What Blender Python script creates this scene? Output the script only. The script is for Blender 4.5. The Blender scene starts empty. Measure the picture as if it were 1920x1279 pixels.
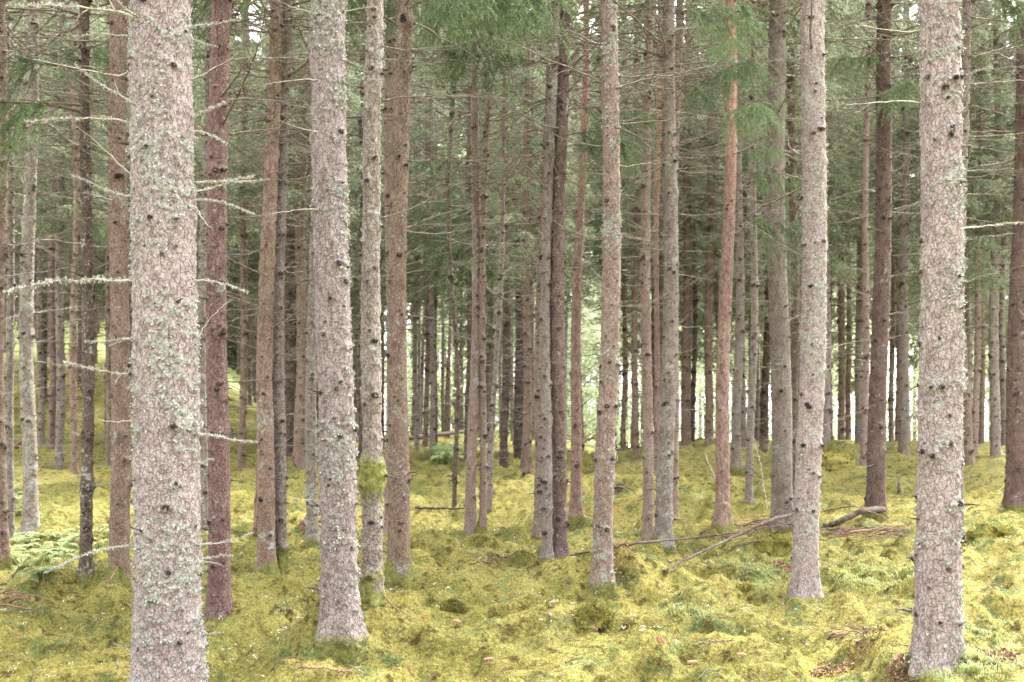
import bpy, math, random
import numpy as np
from mathutils import Vector, Quaternion
SC = bpy.context.scene
COL = SC.collection
rng = np.random.default_rng(7)
random.seed(7)
PI = math.pi
F, CX, HY, CZ = 2133.33, 960.0, 800.0, 1.6      # focal length in photo pixels, centre column, horizon row, eye height

# ------------------------------------------------------------------ noise
def _hash(ix, iy, iz, seed):
    h = (ix.astype(np.uint32) * np.uint32(374761393) + iy.astype(np.uint32) * np.uint32(668265263)
         + iz.astype(np.uint32) * np.uint32(2147483647) + np.uint32((seed * 974634777) & 0xffffffff))
    h = (h ^ (h >> np.uint32(13))) * np.uint32(1274126177)
    h = (h ^ (h >> np.uint32(16))) * np.uint32(2246822519)
    return ((h ^ (h >> np.uint32(15))) & np.uint32(0xffffff)).astype(np.float32) / 16777215.0

def vnoise(p, seed=0):
    p = np.asarray(p, dtype=np.float64)
    i = np.floor(p).astype(np.int64)
    f = (p - i).astype(np.float32)
    f = f * f * (3 - 2 * f)
    i = i & 0xffffffff
    x0, y0, z0 = i[:, 0], i[:, 1], i[:, 2]
    x1, y1, z1 = (x0 + 1) & 0xffffffff, (y0 + 1) & 0xffffffff, (z0 + 1) & 0xffffffff
    fx, fy, fz = f[:, 0], f[:, 1], f[:, 2]
    def L(a, b, t): return a + (b - a) * t
    a = L(L(_hash(x0, y0, z0, seed), _hash(x1, y0, z0, seed), fx), L(_hash(x0, y1, z0, seed), _hash(x1, y1, z0, seed), fx), fy)
    b = L(L(_hash(x0, y0, z1, seed), _hash(x1, y0, z1, seed), fx), L(_hash(x0, y1, z1, seed), _hash(x1, y1, z1, seed), fx), fy)
    return L(a, b, fz)

def fbm(p, seed=0, octs=3):
    p = np.asarray(p, dtype=np.float64)
    s, a, t = 0.0, 1.0, 0.0
    for k in range(octs):
        s = s + a * vnoise(p * (2.03 ** k) + 17.3 * k, seed + k)
        t += a
        a *= 0.55
    return s / t

def smooth(a, b, x):
    t = np.clip((np.asarray(x, dtype=np.float64) - a) / (b - a), 0, 1)
    return t * t * (3 - 2 * t)

# ------------------------------------------------------------------ mesh helpers
def build_mesh(name, V, quads=None, tris=None, mats=(), midx=None, attrs=None, smooth_shade=True):
    me = bpy.data.meshes.new(name)
    V = np.asarray(V, dtype=np.float32)
    q = np.zeros((0, 4), np.int32) if quads is None else np.asarray(quads, np.int32).reshape(-1, 4)
    t = np.zeros((0, 3), np.int32) if tris is None else np.asarray(tris, np.int32).reshape(-1, 3)
    me.vertices.add(len(V)); me.vertices.foreach_set('co', V.ravel())
    loops = np.concatenate([q.ravel(), t.ravel()]).astype(np.int32)
    me.loops.add(len(loops)); me.loops.foreach_set('vertex_index', loops)
    n = len(q) + len(t)
    me.polygons.add(n)
    start = np.concatenate([np.arange(len(q)) * 4, len(q) * 4 + np.arange(len(t)) * 3]).astype(np.int32)
    me.polygons.foreach_set('loop_start', start)
    for m in mats: me.materials.append(m)
    if midx is not None: me.polygons.foreach_set('material_index', np.asarray(midx, np.int32))
    me.polygons.foreach_set('use_smooth', np.full(n, smooth_shade, dtype=bool))
    me.update(calc_edges=True)
    if attrs:
        for k, v in attrs.items():
            a = me.attributes.new(k, 'FLOAT', 'POINT')
            a.data.foreach_set('value', np.asarray(v, np.float32))
    return me

class Bag:
    """collects tubes and shards into one mesh"""
    def __init__(s): s.V, s.Q, s.T, s.qm, s.tm, s.n = [], [], [], [], [], 0
    def add(s, V, quads=None, tris=None, mat=0):
        V = np.asarray(V, dtype=np.float32).reshape(-1, 3)
        if quads is not None and len(quads):
            q = np.asarray(quads, np.int64).reshape(-1, 4); s.Q.append(q + s.n); s.qm.append(np.full(len(q), mat))
        if tris is not None and len(tris):
            t = np.asarray(tris, np.int64).reshape(-1, 3); s.T.append(t + s.n); s.tm.append(np.full(len(t), mat))
        s.V.append(V); s.n += len(V)
    def tube(s, P, R, k=5, mat=0, cap=True):
        P = np.asarray(P, float); R = np.asarray(R, float); n = len(P)
        d = np.gradient(P, axis=0); d /= np.linalg.norm(d, axis=1)[:, None] + 1e-9
        ref = np.array([0, 0, 1.0]) if abs(d[n // 2][2]) < 0.85 else np.array([1.0, 0, 0])
        a = np.cross(d, ref); a /= np.linalg.norm(a, axis=1)[:, None] + 1e-9
        b = np.cross(d, a)
        th = np.arange(k) * 2 * PI / k
        V = (P[:, None] + R[:, None, None] * (np.cos(th)[None, :, None] * a[:, None] + np.sin(th)[None, :, None] * b[:, None])).reshape(-1, 3)
        i = np.arange(n - 1)[:, None] * k; j = np.arange(k)[None]
        q = np.stack([i + j, i + (j + 1) % k, i + k + (j + 1) % k, i + k + j], -1).reshape(-1, 4)
        tr = None
        if cap:
            V = np.vstack([V, P[-1:], P[:1]])
            jj = np.arange(k); e = (n - 1) * k
            tr = np.vstack([np.stack([e + jj, e + (jj + 1) % k, np.full(k, n * k)], -1),
                            np.stack([(jj + 1) % k, jj, np.full(k, n * k + 1)], -1)])
        s.add(V, q, tr, mat)
    def shards(s, O, D, S, L, W, mat=0, quad=False):
        """thin leaf faces: origin O, direction D, side S (unit), length L, width W"""
        O, D, S = (np.asarray(x, float).reshape(-1, 3) for x in (O, D, S))
        L = np.broadcast_to(L, (len(O),))[:, None]; W = np.broadcast_to(W, (len(O),))[:, None]
        n = len(O)
        if quad:
            V = np.stack([O, O + D * L * .45 - S * W * .5, O + D * L, O + D * L * .45 + S * W * .5], 1).reshape(-1, 3)
            s.add(V, np.arange(4 * n).reshape(-1, 4), None, mat)
        else:
            V = np.stack([O - S * W * .5, O + S * W * .5, O + D * L], 1).reshape(-1, 3)
            s.add(V, None, np.arange(3 * n).reshape(-1, 3), mat)
    def mesh(s, name, mats, smooth_shade=True, attrs=None):
        Q = np.vstack(s.Q) if s.Q else None; T = np.vstack(s.T) if s.T else None
        mi = np.concatenate((s.qm if s.Q else []) + (s.tm if s.T else []))
        return build_mesh(name, np.vstack(s.V), Q, T, mats, mi, attrs, smooth_shade)

def unit(v): return v / (np.linalg.norm(v, axis=-1, keepdims=True) + 1e-9)
def rdir(n, g=rng): return unit(g.normal(size=(n, 3)))

def obj(name, me, parent=None, loc=(0, 0, 0), rot=None, scale=None):
    o = bpy.data.objects.new(name, me); COL.objects.link(o)
    o.location = loc
    if rot is not None:
        if isinstance(rot, Quaternion): o.rotation_mode = 'QUATERNION'; o.rotation_quaternion = rot
        else: o.rotation_euler = rot
    if scale is not None: o.scale = (scale,) * 3 if np.isscalar(scale) else scale
    if parent is not None: o.parent = parent
    return o
def tag(o, label=None, cat=None, group=None, kind=None):
    if label: o['label'] = label
    if cat: o['category'] = cat
    if group: o['group'] = group
    if kind: o['kind'] = kind
    return o
def empty(name, loc):
    o = bpy.data.objects.new(name, None); COL.objects.link(o); o.location = loc; o.empty_display_size = .2
    return o

# ------------------------------------------------------------------ materials
class NT:
    def __init__(s, name):
        s.m = bpy.data.materials.new(name); s.m.use_nodes = True
        s.t = s.m.node_tree; s.t.nodes.clear()
    def n(s, typ, **kw):
        nd = s.t.nodes.new(typ)
        for k, v in kw.items():
            if k.startswith('i_'):
                nd.inputs[int(k[2:]) if k[2:].isdigit() else k[2:].replace('_', ' ')].default_value = v
            else: setattr(nd, k, v)
        return nd
    def l(s, a, b): s.t.links.new(a, b)
    def noise(s, vec, scale, detail=3, rough=.6):
        nd = s.n('ShaderNodeTexNoise'); nd.inputs['Scale'].default_value = scale
        nd.inputs['Detail'].default_value = detail; nd.inputs['Roughness'].default_value = rough
        if vec is not None: s.l(vec, nd.inputs['Vector'])
        return nd.outputs['Fac']
    def ramp(s, fac, a, b, c0=0.0, c1=1.0):
        nd = s.n('ShaderNodeMapRange'); nd.interpolation_type = 'SMOOTHSTEP'
        nd.inputs[1].default_value = a; nd.inputs[2].default_value = b; nd.inputs[3].default_value = c0; nd.inputs[4].default_value = c1
        s.l(fac, nd.inputs[0]); return nd.outputs[0]
    def mix(s, fac, a, b, mode='MIX'):
        nd = s.n('ShaderNodeMix'); nd.data_type = 'RGBA'; nd.blend_type = mode; nd.clamp_factor = True
        for k, v in ((0, fac), (6, a), (7, b)):
            if hasattr(v, 'is_linked') or hasattr(v, 'links'): s.l(v, nd.inputs[k])
            else: nd.inputs[k].default_value = (*v, 1) if isinstance(v, tuple) and len(v) == 3 else v
        return nd.outputs[2]
    def math(s, op, a, b=0.0):
        nd = s.n('ShaderNodeMath'); nd.operation = op
        for k, v in ((0, a), (1, b)):
            if hasattr(v, 'links'): s.l(v, nd.inputs[k])
            else: nd.inputs[k].default_value = v
        return nd.outputs[0]
    def attr(s, name): return s.n('ShaderNodeAttribute', attribute_name=name).outputs['Fac']
    def objc(s): return s.n('ShaderNodeTexCoord').outputs['Object']
    def wpos(s): return s.n('ShaderNodeNewGeometry').outputs['Position']
    def island(s): return s.n('ShaderNodeNewGeometry').outputs['Random Per Island']
    def orand(s): return s.n('ShaderNodeObjectInfo').outputs['Random']
    def scalev(s, v, sc):
        nd = s.n('ShaderNodeMapping'); nd.inputs['Scale'].default_value = sc; s.l(v, nd.inputs['Vector']); return nd.outputs[0]
    def out(s, color, rough=.9, bump=None, bstr=.4, bdist=.01, trans=0.0, spec=.2):
        b = s.n('ShaderNodeBsdfPrincipled')
        if hasattr(color, 'links'): s.l(color, b.inputs['Base Color'])
        else: b.inputs['Base Color'].default_value = (*color, 1)
        b.inputs['Roughness'].default_value = rough
        b.inputs['Specular IOR Level'].default_value = spec
        if bump is not None:
            bn = s.n('ShaderNodeBump'); bn.inputs['Strength'].default_value = bstr; bn.inputs['Distance'].default_value = bdist
            s.l(bump, bn.inputs['Height']); s.l(bn.outputs[0], b.inputs['Normal'])
        o = s.n('ShaderNodeOutputMaterial')
        if trans > 0:
            tr = s.n('ShaderNodeBsdfTranslucent')
            if hasattr(color, 'links'): s.l(color, tr.inputs[0])
            else: tr.inputs[0].default_value = (*color, 1)
            mx = s.n('ShaderNodeMixShader'); mx.inputs[0].default_value = trans
            s.l(b.outputs[0], mx.inputs[1]); s.l(tr.outputs[0], mx.inputs[2]); s.l(mx.outputs[0], o.inputs[0])
        else: s.l(b.outputs[0], o.inputs[0])
        return s.m

LICHEN = (.262, .258, .222)
def bark_mat(name, c1, c2, c3, pine=False, lich=LICHEN, spk=.575):
    t = NT(name); oc = t.objc(); tint = t.orand()
    big = t.noise(oc, 2.3, 3); mid = t.noise(t.scalev(oc, (1, 1, .45)), 16, 4, .65); fine = t.noise(oc, 75, 3, .7)
    col = t.mix(t.ramp(big, .35, .65), c1, c2)
    col = t.mix(t.ramp(mid, .42, .68), col, c3)
    if pine:
        z = t.n('ShaderNodeSeparateXYZ'); t.l(oc, z.inputs[0])
        hz = t.math('ADD', z.outputs[2], t.math('MULTIPLY', mid, 1.6))
        col = t.mix(t.ramp(hz, 4.9, 7.0), col, t.mix(t.ramp(mid, .4, .6), (.30, .15, .11), (.35, .215, .175)))
    v = t.n('ShaderNodeTexVoronoi', feature='DISTANCE_TO_EDGE'); v.inputs['Scale'].default_value = 34 if not pine else 20
    wv = t.n('ShaderNodeVectorMath', operation='ADD'); t.l(t.scalev(oc, (1, 1, .5)), wv.inputs[0])
    nz = t.n('ShaderNodeTexNoise'); nz.inputs['Scale'].default_value = 22; t.l(oc, nz.inputs['Vector'])
    sc = t.n('ShaderNodeVectorMath', operation='SCALE'); sc.inputs['Scale'].default_value = .05
    t.l(nz.outputs['Color'], sc.inputs[0]); t.l(sc.outputs[0], wv.inputs[1]); t.l(wv.outputs[0], v.inputs['Vector'])
    crack = t.ramp(v.outputs['Distance'], .0, .10, .45, 1.0)
    cn = t.n('ShaderNodeCombineXYZ'); [t.l(crack, cn.inputs[i]) for i in range(3)]
    col = t.mix(.75, col, cn.outputs[0], 'MULTIPLY')
    fl = t.ramp(fine, .28, .72, .58, 1.3); cf = t.n('ShaderNodeCombineXYZ'); [t.l(fl, cf.inputs[i]) for i in range(3)]
    col = t.mix(1.0, col, cf.outputs[0], 'MULTIPLY')
    # pale lichen: the modelled flakes plus fine specks
    sp = t.math('MULTIPLY', t.ramp(t.noise(oc, 48, 3, .7), spk, spk + .07), t.ramp(t.noise(oc, 5, 2), .42, .6))
    lf = t.math('MAXIMUM', t.attr('lichen'), t.math('MULTIPLY', sp, .8))
    lcol = t.mix(t.ramp(t.noise(oc, 60, 3), .35, .65), tuple(c * .72 for c in lich), tuple(min(.72, c * 1.25) for c in lich))
    col = t.mix(lf, col, lcol)
    col = t.mix(t.attr('knot'), col, (.016, .013, .010))
    col = t.mix(t.attr('moss'), col, t.mix(t.ramp(t.noise(oc, 30, 3), .35, .65), (.095, .105, .028), (.19, .18, .055)))
    hs = t.n('ShaderNodeHueSaturation'); t.l(col, hs.inputs['Color']); t.l(t.ramp(tint, 0, 1, .84, 1.14), hs.inputs['Value'])
    h = t.math('ADD', t.math('MULTIPLY', crack, .6), t.math('MULTIPLY', fine, .8))
    h = t.math('ADD', h, t.math('MULTIPLY', mid, .7))
    return t.out(hs.outputs[0], .92, h, .95, .016)

BARK = {
    'pale': bark_mat('bark_pale', (.272, .218, .204), (.315, .26, .24), (.215, .163, .151)),
    'pink': bark_mat('bark_pink', (.245, .175, .147), (.285, .215, .18), (.20, .135, .112)),
    'brown': bark_mat('bark_brown', (.20, .137, .103), (.245, .175, .135), (.155, .102, .076)),
    'grey': bark_mat('bark_grey', (.205, .163, .138), (.25, .208, .178), (.155, .118, .099), spk=.52),
    'red': bark_mat('bark_red', (.16, .095, .086), (.195, .122, .11), (.12, .068, .06)),
    'rust': bark_mat('bark_rust', (.125, .082, .07), (.165, .115, .10), (.09, .056, .047)),
    'dark': bark_mat('bark_dark', (.095, .068, .052), (.125, .093, .073), (.066, .046, .035)),
    'pine': bark_mat('bark_pine', (.215, .138, .113), (.26, .18, .15), (.15, .088, .07), pine=True, spk=.7),
}
t = NT('dead_stub'); M_STUB = t.out(t.mix(t.ramp(t.noise(t.objc(), 40), .4, .62), (.035, .028, .022), (.12, .095, .075)), .95)
def wood(name, a, b, lich, lo, hi, f=26):
    t = NT(name); oc = t.objc()
    c = t.mix(t.ramp(t.noise(oc, 9), .35, .65), a, b)
    c = t.mix(t.ramp(t.noise(oc, f, 3, .7), lo, hi), c, lich)
    nz = t.noise(oc, 60)
    return t.out(c, .95, nz, .5, .005)
M_TWIG = wood('dead_branch_wood', (.10, .083, .066), (.165, .138, .11), (.26, .257, .21), .55, .66)
M_TWIGD = wood('dark_branch_wood', (.07, .05, .038), (.12, .09, .065), (.23, .22, .16), .6, .7)
M_TWIGL = wood('lichen_branch_wood', (.24, .18, .135), (.31, .25, .19), (.42, .415, .34), .40, .52, 14)
M_LOG = wood('fallen_wood', (.045, .031, .024), (.075, .051, .04), (.13, .115, .10), .56, .66, 12)
M_LOGR = wood('rusty_twig_wood', (.13, .075, .053), (.19, .115, .082), (.22, .19, .155), .6, .7, 12)
t = NT('lichen_flake'); isl = t.island(); M_FLAKE = t.out(t.mix(isl, (.20, .198, .165), (.40, .388, .337)), .95)
def needles(name, a, b, c, tr=.3):
    t = NT(name); isl = t.island(); r = t.orand()
    col = t.mix(isl, a, b)
    col = t.mix(t.ramp(t.noise(t.wpos(), .9, 2), .45, .7), col, c)
    hs = t.n('ShaderNodeHueSaturation'); t.l(col, hs.inputs['Color']); t.l(t.ramp(r, 0, 1, .8, 1.25), hs.inputs['Value'])
    return t.out(hs.outputs[0], .6, trans=tr, spec=.3)
M_NEEDLE = needles('spruce_needle', (.080, .105, .054), (.225, .265, .160), (.215, .24, .145), .42)
M_NEEDLEB = needles('fresh_spruce_needle', (.070, .108, .045), (.130, .190, .078), (.10, .14, .062))
M_NEEDLEW = needles('lit_far_needle', (.15, .18, .115), (.30, .335, .23), (.28, .31, .20), .46)  # spruce needle colour lightened so the far wood looks brightly lit
M_PNEEDLE = needles('pine_needle', (.06, .09, .045), (.10, .13, .06), (.08, .11, .05))
M_LEAF = needles('overlit_leaf', (.45, .52, .31), (.60, .64, .46), (.52, .58, .38), .5)  # leaf colour raised to paint in the clearing's overexposed glow
M_FERN = needles('fern_leaf', (.27, .36, .14), (.40, .46, .24), (.34, .42, .2), .4)
M_GRASS = needles('hair_grass', (.23, .27, .10), (.32, .36, .16), (.28, .32, .13), .4)

def moss_color(t, isl=None, k=1.0):
    p = t.wpos()
    a = t.noise(p, .55, 4, .6); b = t.noise(p, 2.6, 4, .65); c = t.noise(p, 9, 3, .65); d = t.noise(p, 1.1, 3)
    col = t.mix(t.ramp(a, .36, .64), (.160, .148, .042), (.252, .218, .066))
    col = t.mix(t.ramp(b, .52, .66), col, (.10, .122, .042))
    col = t.mix(t.ramp(d, .60, .74), col, (.235, .275, .115))
    col = t.mix(t.ramp(t.noise(p, 3.3, 4, .7), .635, .74), col, (.235, .13, .045))
    col = t.mix(t.ramp(c, .34, .49, 1, 0), col, (.075, .058, .016))  # dark noise patches paint shaded pits into the moss colour
    sp = t.ramp(t.noise(p, 38, 3, .75), .3, .68, .55, 1.3); cs = t.n('ShaderNodeCombineXYZ'); [t.l(sp, cs.inputs[i]) for i in range(3)]
    col = t.mix(1.0, col, cs.outputs[0], 'MULTIPLY')
    if k != 1.0: col = t.mix(1.0, col, (k, k, k * .95), 'MULTIPLY')
    if isl is not None:
        k = t.ramp(isl, 0, 1, .68, 1.34); cc = t.n('ShaderNodeCombineXYZ'); [t.l(k, cc.inputs[i]) for i in range(3)]
        col = t.mix(1.0, col, cc.outputs[0], 'MULTIPLY')
    return col
t = NT('moss_ground'); gc = moss_color(t, None, .72)
py = t.n('ShaderNodeSeparateXYZ'); t.l(t.wpos(), py.inputs[0])
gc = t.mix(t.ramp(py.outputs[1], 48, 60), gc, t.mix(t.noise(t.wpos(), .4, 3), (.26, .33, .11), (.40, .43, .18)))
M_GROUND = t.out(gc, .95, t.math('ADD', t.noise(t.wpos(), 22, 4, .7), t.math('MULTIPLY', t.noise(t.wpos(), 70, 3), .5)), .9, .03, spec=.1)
t = NT('moss_frond'); M_MOSS = t.out(moss_color(t, t.island(), 1.15), .9, trans=.2, spec=.1)
t = NT('pale_litter'); M_PALE = t.out(t.mix(t.island(), (.22, .205, .165), (.62, .60, .54)), .9)
t = NT('rusty_litter'); M_RUST = t.out(t.mix(t.island(), (.11, .055, .042), (.27, .155, .105)), .9)
t = NT('cone_scale'); M_CONE = t.out(t.mix(t.noise(t.objc(), 60), (.30, .13, .075), (.58, .33, .23)), .85)
t = NT('broken_wood'); M_BROKEN = t.out(t.mix(t.ramp(t.noise(t.scalev(t.objc(), (1, 1, .15)), 60), .4, .6), (.22, .125, .075), (.09, .055, .036)), .9)

# ------------------------------------------------------------------ ground
MOUNDS = []
def ground_base(x, y):
    x = np.asarray(x, float); y = np.asarray(y, float)
    yy = np.maximum(y, 4.0); u = x / yy
    A = .74 + .34 * smooth(.06, .17, u)
    h = smooth(12, 34, y) * A
    h = h + smooth(-.10, -.36, u) * smooth(26, 80, y) * 8.0
    h = h - smooth(.03, .14, u) * np.clip((y - 35) * .055, 0, 1.7)
    h = h + (1 - smooth(.03, .1, np.abs(u + .03))) * np.clip(y - 34, 0, 26) * .02
    return h
def ground(x, y):
    x = np.asarray(x, float); y = np.asarray(y, float)
    h = ground_base(x, y)
    P = np.stack([x, y, np.zeros_like(x)], -1).reshape(-1, 3)
    n1 = fbm(P * .75, 3, 3).reshape(x.shape); n2 = fbm(P * 2.4, 9, 3).reshape(x.shape)
    b = np.abs(fbm(P * 5.5, 21, 3).reshape(x.shape) - .5) * 2
    amp = 1 - .0 * y
    h = h + (n1 - .5) * .26 + (smooth(.40, .72, n2)) * .20 - .06 + (b * .115 - .03) * smooth(60, 20, y)
    for mx, my, mh, rx, ry in MOUNDS:
        d = ((x - mx) / rx) ** 2 + ((y - my) / ry) ** 2
        h = h + 1.7 * mh * np.exp(-d * 1.2)
    return h
_D = np.concatenate([np.arange(4.5, 30, .04), np.arange(30, 75, .1)])
def depth_at(px, py, fn=ground_base):
    u = (px - CX) / F
    z = CZ - (py - HY) / F * _D
    hit = np.nonzero(z <= fn(u * _D, _D))[0]
    return float(_D[hit[0]]) if len(hit) else 60.0
def gpt(px, py, up=0.0):
    D = depth_at(px, py, ground); x = (px - CX) / F * D
    return np.array([x, D, float(ground(np.array([x]), np.array([D]))[0]) + up])
def at(px, py, D): return np.array([(px - CX) / F * D, D, CZ - (py - HY) / F * D])
def mound(px, py, h, rx, ry):
    D = depth_at(px, py); MOUNDS.append(((px - CX) / F * D, D, h, rx, ry))
for m in [(1150, 1120, .26, .85, .45), (622, 1242, .24, .5, .33), (1775, 1262, .14, .6, .35), (1865, 1010, .22, .7, .8), (1455, 1035, .2, .35, .4),
          (90, 1110, .06, .5, .5), (1850, 1050, .13, .6, .5), (640, 1100, .08, .6, .5), (845, 1135, .1, .3, .3), (1400, 1100, .13, .22, .22),
          (1090, 1085, .12, .3, .3), (150, 1010, .1, .8, .8), (1895, 955, .2, .6, .7), (225, 1095, .15, .3, .3), (1050, 1215, .09, .4, .35),
          (1560, 868, .3, .9, 1.2), (840, 1010, .12, .4, .5), (1510, 1135, .08, .3, .25), (440, 1060, .14, .3, .4), (1240, 1035, .1, .3, .4)]:
    mound(*m)

def axis(segs):
    out = [segs[0][0]]
    for a, b, s0, s1 in segs:
        n = max(1, int(abs(b - a) / ((s0 + s1) / 2)))
        tt = np.linspace(0, 1, n + 1)[1:]
        w = s0 + (s1 - s0) * tt; w = np.cumsum(w); w = w / w[-1]
        out += list(a + (b - a) * w)
    return np.array(out)
gx = axis([(-160, -20, 8, .8), (-20, -5, .8, .05), (-5, 5, .05, .05), (5, 20, .05, .8), (20, 160, .8, 8)])
gy = axis([(-40, 3, 4, .3), (3, 5, .3, .045), (5, 16, .045, .06), (16, 45, .06, .4), (45, 260, .4, 9)])
X, Y = np.meshgrid(gx, gy)
Z = ground(X.ravel(), Y.ravel()).reshape(X.shape)
nx, ny = len(gx), len(gy)
idx = np.arange(nx * ny).reshape(ny, nx)
q = np.stack([idx[:-1, :-1], idx[:-1, 1:], idx[1:, 1:], idx[1:, :-1]], -1).reshape(-1, 4)
g = obj('ground', build_mesh('ground', np.stack([X, Y, Z], -1).reshape(-1, 3), q, None, [M_GROUND]))
tag(g, 'rolling forest floor covered in yellow green moss', 'ground', kind='structure')

def gz(x, y): return ground(np.asarray(x, float), np.asarray(y, float))

# ------------------------------------------------------------------ moss fronds, litter, fern, grass (stuff)
N = 560000
u_ = rng.uniform(-.53, .53, N)
D_ = 4.6 + (rng.uniform(0, 1, N) ** 1.75) * 17
x_ = u_ * D_ + rng.uniform(-.5, .5, N); y_ = D_
z_ = gz(x_, y_)
keep = fbm(np.stack([x_, y_, z_ * 0], -1) * 6, 33, 2) > .2
x_, y_, z_, D_ = x_[keep], y_[keep], z_[keep], D_[keep]
b = Bag()
K = 4
n = len(x_)
O = np.repeat(np.stack([x_, y_, z_ - .006], -1), K, 0) + rng.normal(size=(n * K, 3)) * np.array([.010, .010, .003])
az = rng.uniform(0, 2 * PI, n * K); el = rng.uniform(.1, 1.1, n * K)
Dv = np.stack([np.cos(az) * np.cos(el), np.sin(az) * np.cos(el), np.sin(el)], -1)
Sv = np.stack([-np.sin(az), np.cos(az), rng.uniform(-.3, .3, n * K)], -1)
sz = np.repeat((.23 + D_ * .03) * rng.uniform(.6, 1.4, n), K)
b.shards(O, Dv, unit(Sv), .021 * sz * rng.uniform(.6, 1.6, n * K), .010 * sz)
tag(obj('moss', b.mesh('moss', [M_MOSS], False)), 'feathery yellow green moss carpet growing all over the forest floor', 'moss', kind='stuff')

def scatter(n, near=5.0, far=22, pw=1.5):
    u = rng.uniform(-.5, .5, n); D = near + rng.uniform(0, 1, n) ** pw * (far - near)
    x = u * D; return x, D, gz(x, D)
x_, y_, z_ = scatter(2600, 5.0, 18, 1.3)
pk = fbm(np.stack([x_, y_, x_ * 0], -1) * 1.1, 51, 2) > .51
x_, y_, z_ = x_[pk], y_[pk], z_[pk]
b = Bag()
for i in range(len(x_)):
    m = rng.integers(2, 8); c = np.array([x_[i], y_[i], z_[i] + .045])
    dirn = rdir(1)[0] * np.array([1, 1, .1])
    O = c + rng.normal(size=(m, 3)) * np.array([.012, .012, .004]) + np.linspace(-1, 1, m)[:, None] * dirn * .045 * rng.uniform(0, 1)
    b.shards(O, unit(rdir(m) * np.array([1, 1, .5])), rdir(m), rng.uniform(.009, .026, m), rng.uniform(.006, .015, m), quad=True)
tag(obj('lichen_litter', b.mesh('lichen_litter', [M_PALE], False)), 'whitish scraps of fallen lichen and bark scattered on the moss', 'litter', kind='stuff')
x_, y_, z_ = scatter(240)
b = Bag()
for i in range(len(x_)):
    L = rng.uniform(.05, .3); a = rng.uniform(0, PI); tt = np.linspace(-.5, .5, 5)
    P = np.stack([x_[i] + tt * L * math.cos(a), y_[i] + tt * L * math.sin(a), np.zeros(5)], -1)
    P += rng.normal(size=(5, 3)) * .006
    P[:, 2] = gz(P[:, 0], P[:, 1]) + .032 + rng.uniform(0, .012)
    b.tube(P, np.linspace(.0045, .002, 5) * rng.uniform(.7, 1.3), 4, int(rng.uniform() < .5))
tag(obj('twig_litter', b.mesh('twig_litter', [M_TWIG, M_LOGR])), 'small fallen twigs lying loose across the moss', 'twigs', kind='stuff')

def fern_patch(px0, px1, py0, py1, n, size, label):
    b = Bag()
    for i in range(n):
        c = gpt(rng.uniform(px0, px1), rng.uniform(py0, py1))
        hgt = rng.uniform(.5, 1.0) * size * .7
        top = c + np.array([rng.normal() * .04, rng.normal() * .04, hgt])
        b.tube(np.array([c - [0, 0, .03], (c + top) / 2, top]), [.003, .0025, .002], 3)
        for k in range(3):
            a = rng.uniform(0, 2 * PI); d = np.array([math.cos(a), math.sin(a), -.15 + rng.uniform(-.2, .25)]); s = np.array([-math.sin(a), math.cos(a), 0])
            m = 9; tt = np.linspace(.1, 1, m)
            O = top + d[None] * tt[:, None] * size * .55 - np.array([0, 0, 1]) * (tt ** 2 * size * .12)[:, None]
            for sg in (-1, 1):
                b.shards(O, unit(np.tile(s * sg + d * .45, (m, 1))), np.tile(d, (m, 1)), size * .32 * (1.05 - tt), size * .075, quad=True)
    tag(obj('fern_patch', b.mesh('fern_patch', [M_FERN], False)), label, 'fern', kind='stuff')
fern_patch(25, 135, 1012, 1062, 90, .20, 'pale green low fern patch on the moss at far left')
fern_patch(135, 210, 1000, 1045, 40, .16, 'small pale fern patch between the two thin left trunks')
fern_patch(22, 62, 925, 975, 40, .28, 'upright green fern clump behind the leftmost trunks')
fern_patch(805, 868, 845, 872, 80, .45, 'bright fern patch far back in the middle gap')
fern_patch(60, 110, 1082, 1100, 30, .16, 'tiny dark green fern tuft on the moss at lower left')
def grass_patch(px0, px1, py0, py1, n, label, L=.055):
    b = Bag()
    for i in range(int(n * 1.5)):
        c = gpt(rng.normal((px0 + px1) / 2, (px1 - px0) / 3.6), rng.normal((py0 + py1) / 2, (py1 - py0) / 3.4), -.01)
        a = rng.uniform(0, 2 * PI); l = L * rng.uniform(.5, 1.2); be = rng.uniform(.3, 1.3)
        o = np.array([math.cos(a), math.sin(a), 0])
        P = np.array([c, c + o * l * .2 * be + [0, 0, l * .5], c + o * l * .75 * be + [0, 0, l * .72]])
        s = np.array([-math.sin(a), math.cos(a), 0]) * .0016 * (1 + c[1] * .05)
        b.add(np.array([P[0] - s, P[0] + s, P[1] + s, P[1] - s, P[2]]), [[0, 1, 2, 3]], [[3, 2, 4]])
    tag(obj('grass_tuft', b.mesh('grass_tuft', [M_GRASS], False)), label, 'grass', kind='stuff')
grass_patch(1385, 1480, 1055, 1105, 700, 'pale bluish grass left of the slim speckled right trunk')
grass_patch(1545, 1700, 1055, 1110, 900, 'pale bluish grass between the two big right trunks')
grass_patch(1800, 1895, 1165, 1210, 420, 'thin green grass right of the big right trunk base')
grass_patch(1690, 1890, 1238, 1275, 700, 'fresh green grass on the mound at the foot of the big right trunk', .085)
grass_patch(1235, 1330, 1110, 1165, 420, 'pale grass on the slope right of the moss mound')
grass_patch(140, 240, 1055, 1090, 300, 'grass at the foot of the orange brown left trunk')
grass_patch(1800, 1850, 1000, 1025, 250, 'green grass beside the mossy hummock at right')

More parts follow.
